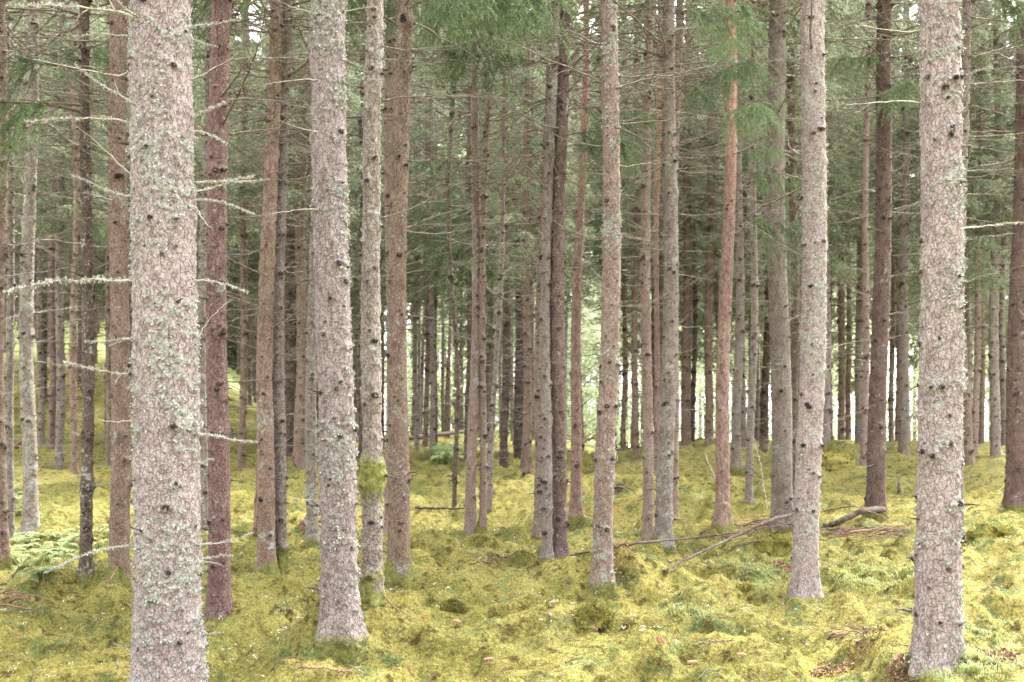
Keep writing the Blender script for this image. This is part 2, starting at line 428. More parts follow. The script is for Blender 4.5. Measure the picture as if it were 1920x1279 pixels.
# ------------------------------------------------------------------ dead branch library
def dead_branch(seed, mat, lichen=False, twigs=6):
    g = np.random.default_rng(seed); b = Bag()
    n = 16; tt = np.linspace(0, 1, n)
    dr = g.uniform(-.10, .12); up = g.uniform(-.05, .28); sw = g.uniform(-.18, .18)
    P = np.stack([tt - .02, sw * tt ** 2 + np.cumsum(g.normal(size=n)) * .006, dr * tt + (up - .15) * tt ** 2 * (1 if g.uniform() < .8 else -1.2) + np.cumsum(g.normal(size=n)) * .006], -1)
    P[:2, 1:] = 0
    r0 = .0115 if lichen else .0082
    R = r0 * (1 - .8 * tt) * (1 + g.uniform(-.15, .15, n)); R[0] *= 1.5
    b.tube(P, R, 5)
    def sub(p, d, L, r, depth):
        m = 6; t2 = np.linspace(0, 1, m)
        bend = rdir(1, g)[0] * .15 * L
        Q = p + d * (t2 * L)[:, None] + bend * (t2 ** 2)[:, None] + g.normal(size=(m, 3)) * .006 * L * 2
        Q[0] = p
        b.tube(Q, r * (1 - .75 * t2), 4 if depth == 0 else 3)
        if depth == 0 and g.uniform() < .6:
            for _ in range(g.integers(1, 4)):
                i = g.integers(2, m - 1)
                dd = unit(d + np.array([0, 1, 0]) * g.choice([-1, 1]) * .8 + g.normal(size=3) * .25)
                sub(Q[i], dd, L * g.uniform(.3, .6), r * .6, 1)
    for k in range(twigs):
        i = g.integers(3, n - 1); sgn = g.choice([-1, 1])
        d = unit(np.array([.75, sgn * g.uniform(.4, 1.0), g.uniform(-.35, .25)]))
        sub(P[i], d, g.uniform(.12, .38) * (.5 if lichen else 1) * (1.1 - tt[i] * .6), R[i] * .62, 0)
    if lichen:
        m = 420; i = g.integers(0, n - 1, m); f = g.uniform(0, 1, m)[:, None]
        dens = fbm(np.stack([i * .6, i * 0, i * 0], -1) + seed, 5, 2) > .4
        i, f = i[dens], f[dens]; m = len(i)
        rd = rdir(m, g)
        O = P[i] * (1 - f) + P[i + 1] * f + rd * (R[i] * .7)[:, None]
        b.shards(O, unit(rd + rdir(m, g) * .7), rdir(m, g), g.uniform(.012, .036, m), g.uniform(.010, .026, m), 1, quad=True)
        return b.mesh('branch', [mat, M_FLAKE], False)
    return b.mesh('branch', [mat])
LIB = [dead_branch(100 + i, M_TWIG, twigs=random.choice([5, 8, 11, 14])) for i in range(16)]
LIBD = [dead_branch(150 + i, M_TWIGD, twigs=random.choice([4, 6, 9])) for i in range(8)]
LIBL = [dead_branch(200 + i, M_TWIGL, True, twigs=random.choice([0, 1, 2])) for i in range(10)]
LIBP = [dead_branch(250 + i, M_TWIGL, False, twigs=random.choice([1, 3])) for i in range(6)]
XA = Vector((1, 0, 0))
def put_branch(root, lib, origin, d, L, name='dead_branch', roll=None, thick=1.0):
    q = XA.rotation_difference(Vector(d))
    q = q @ Quaternion((1, 0, 0), roll if roll is not None else random.uniform(-.6, .6))
    o = obj(name, random.choice(lib), root, tuple(origin), q)
    o.scale = (L, L * thick, L * thick) if thick != 1 else (L, L, L)
    return o

# ------------------------------------------------------------------ foliage
def branchlets(b, starts, dirs, lens, step, nl, nw, g, mat=0, droop=.5, around=3):
    """hanging needle shoots"""
    for p, d, L in zip(starts, dirs, lens):
        m = max(3, int(L / step)); tt = np.linspace(0.02, 1, m)
        Q = p + d * (tt * L)[:, None] - np.array([0, 0, 1]) * (tt ** 2 * L * droop)[:, None]
        tang = unit(np.gradient(Q, axis=0))
        O = np.repeat(Q, around, 0); T = np.repeat(tang, around, 0)
        R = rdir(len(O), g)
        dd = unit(T * .9 + R * .75)
        b.shards(O, dd, unit(np.cross(dd, rdir(len(O), g))), nl * g.uniform(.6, 1.3, len(O)), nw, mat)

def crown_mesh(seed, H=11.0, R=1.75, bare=.5, gap=.12, nmat=None, nl=.10, nw=.025, dens=1.2, step=.06):
    """living spruce crown, base at z=0"""
    g = np.random.default_rng(seed); b = Bag()
    z = 0.0
    while z < H - .3:
        f = z / H
        L = R * min(1.0, .6 + f * 3.0) * (1 - f) ** 1.15 + .08
        nb = g.integers(4, 7); a0 = g.uniform(0, 2 * PI)
        for k in range(nb):
            if g.uniform() < gap: continue
            a = a0 + k * 2 * PI / nb + g.uniform(-.35, .35); l = L * g.uniform(.65, 1.15)
            o = np.array([math.cos(a), math.sin(a), 0]); s = np.array([-math.sin(a), math.cos(a), 0])
            m = 7; tt = np.linspace(0, 1, m)
            rise = .25 * f - .05
            P = np.array([0, 0, z]) + o * (tt * l)[:, None] + np.array([0, 0, 1]) * ((rise * tt - (.42 - .3 * f) * tt ** 1.6 + .16 * tt ** 4) * l)[:, None]
            b.tube(P, .012 * (1 - .8 * tt) * (.6 + l * .5), 3, 1, False)
            nbl = int((10 + l * 13) * dens)
            ti = g.uniform(bare * .5, 1, nbl) ** .8
            pts = np.stack([np.interp(ti, tt, P[:, c]) for c in range(3)], -1)
            sg = g.choice([-1, 1], nbl)
            dirs = unit(o * g.uniform(.3, .9, nbl)[:, None] + s * (sg * g.uniform(.3, 1, nbl))[:, None] + np.array([0, 0, 1]) * g.uniform(-.8, .05, nbl)[:, None])
            branchlets(b, pts, dirs, (.16 + .26 * (1 - ti)) * g.uniform(.7, 1.4, nbl) * (.7 + .3 * (1 - f)), step, nl, nw, g, 0, .55)
        z += g.uniform(.32, .5) * (1 + .5 * f)
    return b.mesh('crown', [nmat or M_NEEDLE, M_TWIGD], False)
CROWN = [crown_mesh(300 + i, 11, r, gap=gp) for i, (r, gp) in enumerate([(1.45, .2), (1.75, .3), (1.3, .25), (1.6, .38), (1.85, .3)])]

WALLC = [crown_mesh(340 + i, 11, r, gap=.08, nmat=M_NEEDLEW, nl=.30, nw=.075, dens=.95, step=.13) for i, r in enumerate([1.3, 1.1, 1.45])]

def bough_mesh(seed, L=1.3, hang=.55, dens=46):
    """one living bough seen from close by, along +X, sprays hanging"""
    g = np.random.default_rng(seed); b = Bag()
    n = 12; tt = np.linspace(0, 1, n)
    P = np.stack([tt * L, g.normal() * .1 * tt ** 2 * L, (.05 * tt - .35 * tt ** 2 + .12 * tt ** 4) * L], -1)
    b.tube(P, .013 * (1 - .8 * tt), 5, 1)
    ti = g.uniform(.25, 1, dens)
    pts = np.stack([np.interp(ti, tt, P[:, c]) for c in range(3)], -1)
    sg = g.choice([-1, 1], dens)
    dirs = unit(np.stack([g.uniform(.1, .8, dens), sg * g.uniform(.2, .9, dens), g.uniform(-1, -.1, dens)], -1))
    lens = hang * g.uniform(.35, 1.15, dens) * (1.15 - .5 * ti)
    for p, d, l in zip(pts, dirs, lens):
        k = 5; t2 = np.linspace(0, 1, k)
        b.tube(p + d * (t2 * l)[:, None] - np.array([0, 0, 1]) * (t2 ** 2 * l * .6)[:, None], .003 * (1 - .6 * t2), 3, 1, False)
    branchlets(b, pts, dirs, lens, .016, .042, .0085, g, 0, .6, 4)
    m2 = dens * 2; j = g.integers(0, dens, m2); f = g.uniform(.2, .9, m2)
    p2 = pts[j] + dirs[j] * (lens[j] * f)[:, None] - np.array([0, 0, 1]) * (f ** 2 * lens[j] * .6)[:, None]
    d2 = unit(dirs[j] + g.normal(size=(m2, 3)) * .6 + [0, 0, -.3])
    branchlets(b, p2, d2, lens[j] * .45, .018, .04, .0085, g, 0, .4, 4)
    return b.mesh('green_bough', [M_NEEDLEB, M_TWIGD], False)
BOUGH = [bough_mesh(400 + i, 1.3, hg, dn) for i, (hg, dn) in enumerate([(.5, 40), (.75, 52), (.6, 34)])]

def pine_crown(seed):
    g = np.random.default_rng(seed); b = Bag()
    for k in range(26):
        z = g.uniform(0, 4.5); a = g.uniform(0, 2 * PI); l = g.uniform(.6, 1.7) * (1.2 - z / 6)
        o = np.array([math.cos(a), math.sin(a), .35]); tt = np.linspace(0, 1, 6)
        P = np.array([0, 0, z]) + o * (tt * l)[:, None] + g.normal(size=(6, 3)) * .05 * tt[:, None]
        b.tube(P, .03 * (1 - .8 * tt), 4, 1, False)
        for c in range(7):
            ctr = P[g.integers(3, 6)] + g.normal(size=3) * .22
            m = 40; d = unit(rdir(m, g) + [0, 0, .4])
            b.shards(np.tile(ctr, (m, 1)) + d * .03, d, rdir(m, g), g.uniform(.08, .16, m), .015, 0)
    return b.mesh('crown', [M_PNEEDLE, M_TWIGD], False)
PCROWN = [pine_crown(450), pine_crown(451)]

# ------------------------------------------------------------------ trunks
def trunk_mesh(seed, base_r, top_r, ztop, H, lean, D, lich, lich_dir, bark, whorl, bend=.02, flare=.55, mossh=.12, ring=None, near=True, stubs=True, sink=.25):
    g = np.random.default_rng(seed)
    dz = max(.008, 1.25 * D / 1138.0)
    zr = np.concatenate([np.arange(-sink, ztop + .4, dz), np.arange(ztop + .4 + dz, H, .6), [H]])
    def Rz(z):
        r = base_r + (top_r - base_r) * np.clip(z / ztop, -.05, 1)
        ab = np.clip((z - ztop) / max(H - ztop, .1), 0, 1)
        r = np.where(z > ztop, top_r * (1 - ab) ** .8 + .012, r)
        return r
    p1, p2 = g.uniform(0, 6, 2)
    zz = np.clip(zr, 0, None)
    cx = lean * zz + bend * (np.sin(zz * .9 + p1) - math.sin(p1)) * np.clip(zz / 2, 0, 1) * np.clip((H - zz) / 6, 0, 1)
    cy = bend * (np.sin(zz * .8 + p2) - math.sin(p2)) * np.clip(zz / 2, 0, 1)
    R0 = Rz(zr)
    ns = int(np.clip(2 * PI * base_r / (dz * 1.1), 14, 130))
    th = np.arange(ns) * 2 * PI / ns
    fl = np.exp(-np.clip(zr + .02, 0, None) / (.11 + base_r * .35))[:, None] * flare * (1 + .35 * np.cos(th * g.integers(4, 7) + g.uniform(0, 6))[None] + .2 * np.cos(th * 3 + 1)[None])
    Rr = R0[:, None] * (1 + fl)
    TH = np.broadcast_to(th[None], Rr.shape); ZR = np.broadcast_to(zr[:, None], Rr.shape)
    P = np.stack([np.cos(TH) * base_r, np.sin(TH) * base_r, ZR], -1).reshape(-1, 3) + seed * 3.7
    n1 = fbm(P * [11, 11, 5], 1, 3); n2 = fbm(P * [38, 38, 24], 2, 2)
    amp = .015 if D < 9 else .010
    disp = amp * ((n1 - .5) * 1.3 + (n2 - .5) * 1.5)
    wp = P + .03 * np.stack([fbm(P * 16, 61, 2), fbm(P * 16, 62, 2), fbm(P * 16, 63, 2)], -1)
    lm = .33 * fbm(wp * [4, 4, 3.2], 4, 2) + .29 * fbm(wp * [15, 15, 18], 5, 2) + .38 * fbm(wp * [46, 46, 52], 7, 2)
    th0 = .668 - .13 * lich - .075 * lich * np.cos(TH.ravel() - lich_dir)
    lmask = smooth(th0, th0 + .05, lm)
    disp = disp + lmask * (.003 + .013 * fbm(P * 60, 6, 2)) * (1 if near else .6)
    disp = disp.reshape(Rr.shape); knot = np.zeros(Rr.shape)
    kn = []
    z = whorl[0] * g.uniform(.5, 1.2)
    while z < ztop + .3:
        for k in range(g.integers(whorl[1], whorl[2] + 1)):
            kn.append((z + g.normal() * .03, g.uniform(0, 2 * PI), g.uniform(.5, 1.45)))
        for k in range(g.integers(1, whorl[1] + 3)):
            kn.append((z + g.uniform(.05, .3), g.uniform(0, 2 * PI), g.uniform(.4, .9)))
        z += whorl[0] * g.uniform(.7, 1.3)
    ksz = .0095 + D * .00065
    for zk, ak, sk in kn:
        i0, i1 = np.searchsorted(zr, [zk - .14, zk + .14])
        if i1 <= i0: continue
        da = (th - ak + PI) % (2 * PI) - PI
        rr = float(Rz(np.array([zk]))[0])
        s = ksz * sk
        dd = ((zr[i0:i1] - zk)[:, None] / (s * .85)) ** 2 + (da[None] * rr / s) ** 2
        ger = np.exp(-dd * .5)
        disp[i0:i1] += ger * .012 * sk + np.exp(-dd * .08) * .005 * sk
        knot[i0:i1] = np.maximum(knot[i0:i1], smooth(.35, .75, ger))
    moss = np.zeros(Rr.shape)
    mn = fbm(P * [7, 7, 5], 8, 3).reshape(Rr.shape)
    moss = smooth(.0, -.12, ZR - mossh * (2.2 * mn - .35))
    if ring:
        moss = np.maximum(moss, smooth(.1, -.03, np.abs(ZR - ring) - .14 * (mn + .3)))
        disp = disp + moss * .02 * (ZR > .4)
    Rf = Rr + disp * np.clip(R0 / .06, .1, 1)[:, None]
    V = np.stack([np.cos(TH) * Rf + cx[:, None], np.sin(TH) * Rf + cy[:, None], ZR], -1).reshape(-1, 3)
    n = len(zr)
    i = np.arange(n - 1)[:, None] * ns; j = np.arange(ns)[None]
    q = np.stack([i + j, i + (j + 1) % ns, i + ns + (j + 1) % ns, i + ns + j], -1).reshape(-1, 4)
    bag = Bag(); bag.add(V, q)
    lmask = lmask * (1 - moss.ravel())
    at_l, at_k, at_m = [lmask], [knot.ravel()], [moss.ravel()]
    def axp(z): return np.array([np.interp(z, zr, cx), np.interp(z, zr, cy), z])
    if stubs:
        for zk, ak, sk in kn:
            rr = float(Rz(np.array([zk]))[0]); L = (g.uniform(.01, .04) if g.uniform() < .75 else g.uniform(.05, .12)) * sk
            o = np.array([math.cos(ak), math.sin(ak), g.uniform(-.35, .25)]); p = axp(zk) + o * [rr, rr, 0] * .96
            c0 = bag.n
            bag.tube(np.array([p, p + o * (L * .6 + .012), p + o * (L + .015) + g.normal(size=3) * .004]), np.array([.010, .007, .003]) * (.55 + D * .03) * sk, 5, 1)
            m = bag.n - c0
            at_l.append(np.zeros(m)); at_k.append(np.zeros(m)); at_m.append(np.zeros(m))
    me = bag.mesh('trunk', [BARK[bark], M_STUB], True, {'lichen': np.concatenate(at_l), 'knot': np.concatenate(at_k), 'moss': np.concatenate(at_m)})
    flakes = None
    nrm = np.stack([np.cos(TH), np.sin(TH), np.zeros_like(TH)], -1).reshape(-1, 3)
    info = dict(axp=axp, Rz=lambda z: float(Rz(np.array([z]))[0]), kn=kn, V=V, nrm=nrm, lm=lmask, zr=ZR.ravel())
    return me, info

def flake_mesh(info, n, g, ztop, big=1.0):
    idx = np.nonzero((info['lm'] > .35) & (info['zr'] < ztop + .3) & (info['zr'] > 0))[0]
    if not len(idx): return None
    i = g.choice(idx, n)
    b = Bag()
    O = info['V'][i] + info['nrm'][i] * .001 + g.normal(size=(n, 3)) * .004
    d = unit(rdir(n, g) * .75 + info['nrm'][i] * .75 + [0, 0, -.15])
    s = unit(np.cross(d, info['nrm'][i] + rdir(n, g) * .4))
    b.shards(O, d, s, g.uniform(.008, .021, n) * big, g.uniform(.007, .018, n) * big, quad=True)
    return b.mesh('lichen', [M_FLAKE], False)

# key, base px, base py, width low, x at y=0, width at y=0, bark, lichen 0..1, dead branches per whorl, depth or None, label
TREES = [
 ('A', 3, 1055, 24, -6, 20, 'brown', .15, 1.5, None, 'orange brown trunk with dark knots cut by the left edge of the photo'),
 ('B', 19, 1010, 15, 12, 12, 'grey', .55, 1.5, None, 'narrow grey lichen trunk just right of the left edge trunk'),
 ('C', 58, 995, 27, 62, 19, 'grey', .7, 1.6, None, 'grey lichen mottled trunk, broadest of those behind the ferns at far left'),
 ('D', 78, 852, 11, 80, 8, 'grey', .3, 1.2, 33, 'thin grey trunk close behind the broad mottled one at far left'),
 ('E', 96, 868, 12, 106, 9, 'red', .1, 1.2, 31, 'thin dark reddish trunk at far left beside a grey one'),
 ('F', 111, 902, 16, 118, 11, 'grey', .3, 1.4, 27, 'straight grey trunk right of the thin reddish one at far left'),
 ('G', 140, 926, 13, 144, 10, 'brown', .3, 1.4, 26, 'slim brown trunk between the grey trunk and the dark knotty pole at left'),
 ('H', 161, 1075, 22, 163, 18, 'dark', .35, 1.8, None, 'dark knotty slender pole left of the orange brown trunk'),
 ('I', 204, 910, 11, 208, 8, 'brown', .2, 1.4, 28, 'very thin brown trunk hugging the left side of the orange brown trunk'),
 ('J', 223, 1090, 37, 233, 30, 'brown', .2, 1.5, None, 'orange brown trunk with a mossy foot left of the thickest trunk'),
 ('K', 315, 1332, 123, 309, 109, 'pale', .66, .6, None, 'thickest foreground trunk, pale pinkish and crusted with lichen and twigs'),
 ('L', 383, 995, 15, 390, 12, 'grey', .6, 1.4, None, 'narrow grey trunk between the thickest trunk and the purple red one'),
 ('M', 411, 1158, 41, 419, 35, 'red', .12, 1.2, None, 'smooth purple red trunk right of the thickest trunk'),
 ('N', 453, 918, 14, 457, 11, 'brown', .2, 1.4, 27, 'thin brown trunk just right of the purple red trunk'),
 ('O', 499, 1075, 33, 514, 22, 'brown', .2, 1.9, None, 'left trunk of the close pair with mossy feet left of centre'),
 ('P', 526, 1062, 23, 537, 20, 'grey', .25, 1.9, None, 'right trunk of the close pair with mossy feet left of centre'),
 ('Q', 546, 885, 16, 549, 13, 'dark', .2, 1.4, 31, 'dark trunk behind and right of the close mossy footed pair'),
 ('R', 560, 918, 21, 566, 16, 'brown', .2, 1.4, 27, 'brown trunk behind the grey one at the left of the second foreground trunk'),
 ('S', 585, 1016, 20, 588, 15, 'grey', .6, 1.4, None, 'grey lichen trunk close to the left side of the second foreground trunk'),
 ('T', 637, 1207, 67, 625, 61, 'pale', .7, .35, None, 'second foreground trunk, pale and lichened, flaring at a mossy mound'),
 ('U', 678, 900, 11, 682, 9, 'dark', .2, 1.2, 29, 'dark thin trunk peeping out right of the second foreground trunk'),
 ('V', 697, 1132, 38, 709, 30, 'grey', .35, 1.3, None, 'greyish trunk wrapped in a ring of bright moss at mid height'),
 ('W', 731, 1000, 21, 735, 19, 'pink', .25, 1.3, None, 'pinkish trunk squeezed between the moss ringed trunk and a brown one'),
 ('X', 747, 1086, 42, 762, 27, 'brown', .25, 1.4, None, 'brown trunk with green moss at its foot right of the moss ringed trunk'),
 ('Y', 781, 872, 9, 784, 6, 'grey', .1, 1.0, 34, 'very thin pole at the left of the bright middle gap'),
 ('Z', 798, 868, 9, 800, 7, 'brown', .1, 1.0, 35, 'second thin pole at the left of the bright middle gap'),
 ('AA', 814, 848, 12, 822, 9, 'dark', .0, 1.0, 39, 'blackish trunk in the bright middle gap'),
 ('AB', 852, 950, 8, 851, 6, 'dark', .1, 1.0, None, 'crooked thin dark stem with a split in the middle gap'),
 ('AC', 876, 905, 12, 880, 9, 'dark', .1, 1.0, 29, 'dark trunk half hidden behind a long pale straight pole'),
 ('AD', 881, 1003, 20, 891, 12, 'pink', .35, 1.5, None, 'long straight pale pole right of the middle gap'),
 ('AE', 905, 987, 13, 920, 8, 'pink', .15, 1.3, None, 'slimmer pink pole right of the long pale one'),
 ('AF', 917, 955, 10, 952, 7, 'grey', .15, 1.2, None, 'thin grey pole leaning to the right in the middle'),
 ('AG', 944, 902, 15, 951, 10, 'dark', .15, 1.2, 28, 'dark trunk behind the right leaning thin pole'),
 ('AH', 967, 872, 8, 972, 6, 'brown', .05, 1.0, 34, 'thin far brown pole left of a dark stout one'),
 ('AI', 987, 920, 19, 992, 14, 'dark', .3, 1.2, 26, 'stout dark grey trunk left of the brown cluster of three'),
 ('AJ', 1010, 1003, 19, 1034, 13, 'pink', .2, 1.3, None, 'pinkish trunk, left one of the cluster of three'),
 ('AK', 1025, 1043, 19, 1041, 16, 'grey', .3, 1.4, None, 'greyish trunk, middle one of the cluster of three'),
 ('AL', 1048, 1047, 29, 1059, 20, 'rust', .2, 1.5, None, 'knotty brown trunk, right one of the cluster of three'),
 ('AM', 1079, 967, 22, 1101, 11, 'pine', .1, .9, None, 'reddish pine right of the cluster of three, orange near the top'),
 ('AN', 1129, 1096, 37, 1139, 30, 'pink', .55, 1.2, None, 'clean pinkish trunk with pale spots standing behind the moss mound'),
 ('AO', 1150, 857, 9, 1152, 7, 'brown', .1, 1.0, 34, 'thin far trunk just right of the clean pinkish trunk'),
 ('AP', 1168, 862, 9, 1172, 7, 'brown', .1, 1.0, 34, 'left of two thin far trunks standing together right of centre'),
 ('AQ', 1192, 890, 12, 1197, 9, 'brown', .1, 1.2, 29, 'slim brown trunk left of the pinkish grey one with twigs'),
 ('AS', 1215, 1010, 20, 1218, 15, 'pink', .35, 1.4, None, 'pinkish grey trunk left of the stout grey trunk right of centre'),
 ('AT', 1229, 925, 11, 1237, 8, 'pine', .05, .6, 24, 'thin orange pine almost hidden left of the stout grey trunk'),
 ('AU', 1244, 1022, 31, 1253, 23, 'grey', .4, 1.6, None, 'stout grey trunk with dark knots right of centre'),
 ('AV', 1264, 1013, 13, 1273, 13, 'pink', .2, .8, 17.5, 'narrow reddish trunk touching the right side of the stout grey trunk'),
 ('AW', 1286, 840, 18, 1290, 13, 'brown', .1, 1.2, 31, 'brown trunk on the crest right of the stout grey trunk'),
 ('AX', 1299, 839, 8, 1301, 6, 'dark', .1, 1.0, 34, 'thin dark trunk on the crest beside a broader brown one'),
 ('AY', 1330, 842, 15, 1337, 11, 'brown', .1, 1.2, 31, 'brown trunk on the crest left of the flaky pine'),
 ('AZ', 1354, 978, 26, 1371, 20, 'pine', .08, .7, None, 'flaky pine with orange upper bark behind the fallen branches'),
 ('BA', 1380, 930, 17, 1384, 12, 'grey', .2, 1.4, 24, 'grey trunk close behind the right side of the flaky pine'),
 ('BB', 1394, 872, 10, 1398, 8, 'grey', .2, 1.1, 31, 'thin grey trunk between the flaky pine and the leaning slim trunk'),
 ('BC', 1404, 942, 14, 1412, 10, 'grey', .3, 1.4, None, 'slim grey trunk at the tip of the fallen brush'),
 ('BD', 1466, 987, 39, 1456, 31, 'grey', .3, 1.5, None, 'rough grey brown trunk with a dark rotten foot behind the brush'),
 ('BE', 1486, 960, 14, 1482, 14, 'dark', .2, 1.2, 21, 'dark narrow trunk between the rough grey brown one and the slim speckled one'),
 ('BF', 1509, 1118, 48, 1522, 41, 'pale', .6, .4, None, 'slim speckled pale trunk right of the brush pile'),
 ('BG', 1555, 855, 12, 1558, 9, 'brown', .15, 1.2, 31, 'brown trunk rising behind the round moss hummock on the crest'),
 ('BH', 1577, 836, 13, 1580, 10, 'brown', .15, 1.2, 34, 'brown trunk on the crest between the moss hummock and the dark red trunk'),
 ('BI', 1611, 835, 14, 1613, 11, 'grey', .15, 1.2, 32, 'grey trunk on the crest left of the dark red brown trunk'),
 ('BI2', 1619, 922, 12, 1626, 9, 'pink', .15, 1.0, 24, 'reddish narrow trunk touching the left side of the dark red brown trunk'),
 ('BJ', 1641, 972, 34, 1660, 25, 'rust', .15, 1.5, None, 'dark red brown trunk with a flared mossy foot above the log'),
 ('BK', 1671, 835, 9, 1673, 7, 'brown', .1, 1.1, 34, 'thin trunk on the crest right of the dark red brown one'),
 ('BK2', 1682, 835, 8, 1684, 6, 'brown', .1, 1.1, 35, 'thinnest trunk on the crest left of the big right trunk'),
 ('BK3', 1694, 857, 18, 1702, 12, 'grey', .3, 1.3, 27, 'grey trunk with a mossy foot left of the big right trunk'),
 ('BL', 1757, 1248, 79, 1757, 71, 'pale', .68, .3, None, 'big right foreground trunk, pinkish with lichen thick on its right side'),
 ('BM', 1797, 1012, 17, 1814, 14, 'grey', .3, 1.2, None, 'grey trunk showing along the right side of the big right trunk'),
 ('BN', 1827, 887, 12, 1842, 8, 'pink', .1, 1.2, 27, 'thin pinkish trunk in the gap right of the big right trunk'),
 ('BO', 1812, 836, 12, 1816, 9, 'grey', .15, 1.2, 32, 'grey trunk on the right crest beside a thin pinkish one'),
 ('BO2', 1839, 838, 12, 1843, 9, 'brown', .15, 1.2, 33, 'brown trunk on the right crest behind the thin pinkish one'),
 ('BO3', 1866, 848, 18, 1876, 13, 'grey', .15, 1.2, 27, 'pale grey straight trunk left of the dark trunk at the right edge'),
 ('BO4', 1882, 840, 12, 1888, 9, 'grey', .15, 1.2, 31, 'grey trunk half behind the dark trunk at the right edge'),
 ('BP', 1906, 948, 40, 1928, 34, 'rust', .1, .8, None, 'dark red brown trunk at the right edge of the photo'),
]
SPEC = {   # hand placed twigs: (x0,y0,x1,y1, library)
 'K': [(272, 48, 60, 2, 'L'), (280, 50, 192, 0, 'L'), (248, 70, 148, 82, 'L'), (247, 138, 60, 122, 'P'), (276, 210, 158, 164, 'L'), (248, 230, 48, 224, 'L'),
       (262, 376, 158, 346, 'L'), (250, 384, 196, 380, 'L'), (246, 527, -20, 500, 'L'), (266, 636, 176, 640, 'L'), (247, 700, 115, 709, 'L'), (246, 788, 168, 790, 'P'),
       (254, 1022, 98, 1048, 'L'), (306, 1036, 264, 1066, 'L'), (364, 50, 462, 52, 'L'), (366, 72, 420, 82, 'L'), (362, 222, 442, 220, 'L'), (368, 246, 448, 268, 'L'),
       (364, 360, 500, 350, 'L'), (368, 375, 480, 396, 'L'), (368, 384, 418, 440, 'P'), (368, 526, 482, 545, 'L'), (372, 637, 432, 560, 'P'), (370, 812, 492, 818, 'L'),
       (370, 868, 418, 866, 'L'), (371, 1018, 474, 1034, 'L'), (376, 1048, 442, 1047, 'L'), (350, 1049, 425, 1052, 'P'), (378, 1192, 424, 1197, 'L'), (262, 1205, 226, 1209, 'L'),
       (250, 330, 150, 250, 'P'), (368, 150, 470, 110, 'P')],
 'T': [(606, 400, 480, 392, 'P'), (606, 258, 530, 250, 'P'), (601, 160, 470, 175, 'P'), (596, 35, 480, 20, 'P'), (600, 940, 544, 938, 'P'), (596, 805, 560, 806, 'P'), (662, 25, 720, 10, 'P')],
 'BL': [(1786, 434, 1925, 430, 'L'), (1792, 2, 1925, 6, 'L'), (1788, 152, 1830, 150, 'L'), (1712, 196, 1560, 184, 'P'), (1784, 590, 1815, 584, 'L'), (1786, 756, 1806, 752, 'L'), (1705, 60, 1560, 62, 'P')],
 'BF': [(1496, 60, 1462, 70, 'D'), (1494, 740, 1470, 750, 'D'), (1540, 78, 1700, 60, 'T')],
 'AN': [(1148, 4, 1335, 125, 'D'), (1146, 240, 1310, 320, 'D'), (1146, 212, 1262, 218, 'T'), (1120, 95, 960, 90, 'T'), (1120, 320, 1060, 330, 'T'), (1148, 330, 1040, 280, 'T')],
 'AU': [(1262, 300, 1420, 285, 'T'), (1260, 140, 1430, 160, 'T')],
 'J': [(222, 380, 170, 360, 'P'), (240, 590, 200, 600, 'T')],
 'V': [(715, 520, 830, 495, 'T'), (712, 410, 900, 360, 'T'), (716, 190, 960, 170, 'T'), (716, 90, 900, 100, 'T'), (712, 310, 782, 250, 'D'), (690, 50, 672, 0, 'D')],
 'X': [(770, 190, 960, 165, 'T'), (772, 95, 960, 110, 'T'), (770, 300, 870, 290, 'T'), (770, 60, 870, 0, 'T'), (768, 600, 830, 540, 'T'), (768, 918, 802, 908, 'T')],
 'M': [(436, 90, 560, 70, 'T'), (436, 190, 600, 205, 'T'), (400, 620, 360, 600, 'T'), (438, 700, 500, 690, 'T')],
 'O': [(500, 340, 440, 350, 'P'), (496, 180, 380, 150, 'T')],
 'BJ': [(1662, 700, 1720, 690, 'T'), (1634, 870, 1600, 884, 'P'), (1660, 70, 1760, 55, 'D'), (1640, 400, 1520, 430, 'T'), (1640, 200, 1530, 240, 'T')],
 'BD': [(1474, 60, 1510, 62, 'D'), (1448, 880, 1400, 940, 'T'), (1450, 860, 1418, 880, 'T')],
 'BP': [(1886, 392, 1932, 396, 'L'), (1906, 130, 1880, 116, 'L'), (1890, 700, 1850, 690, 'T')],
}
LIBS = {'L': LIBL, 'P': LIBP, 'T': LIB, 'D': LIBD}
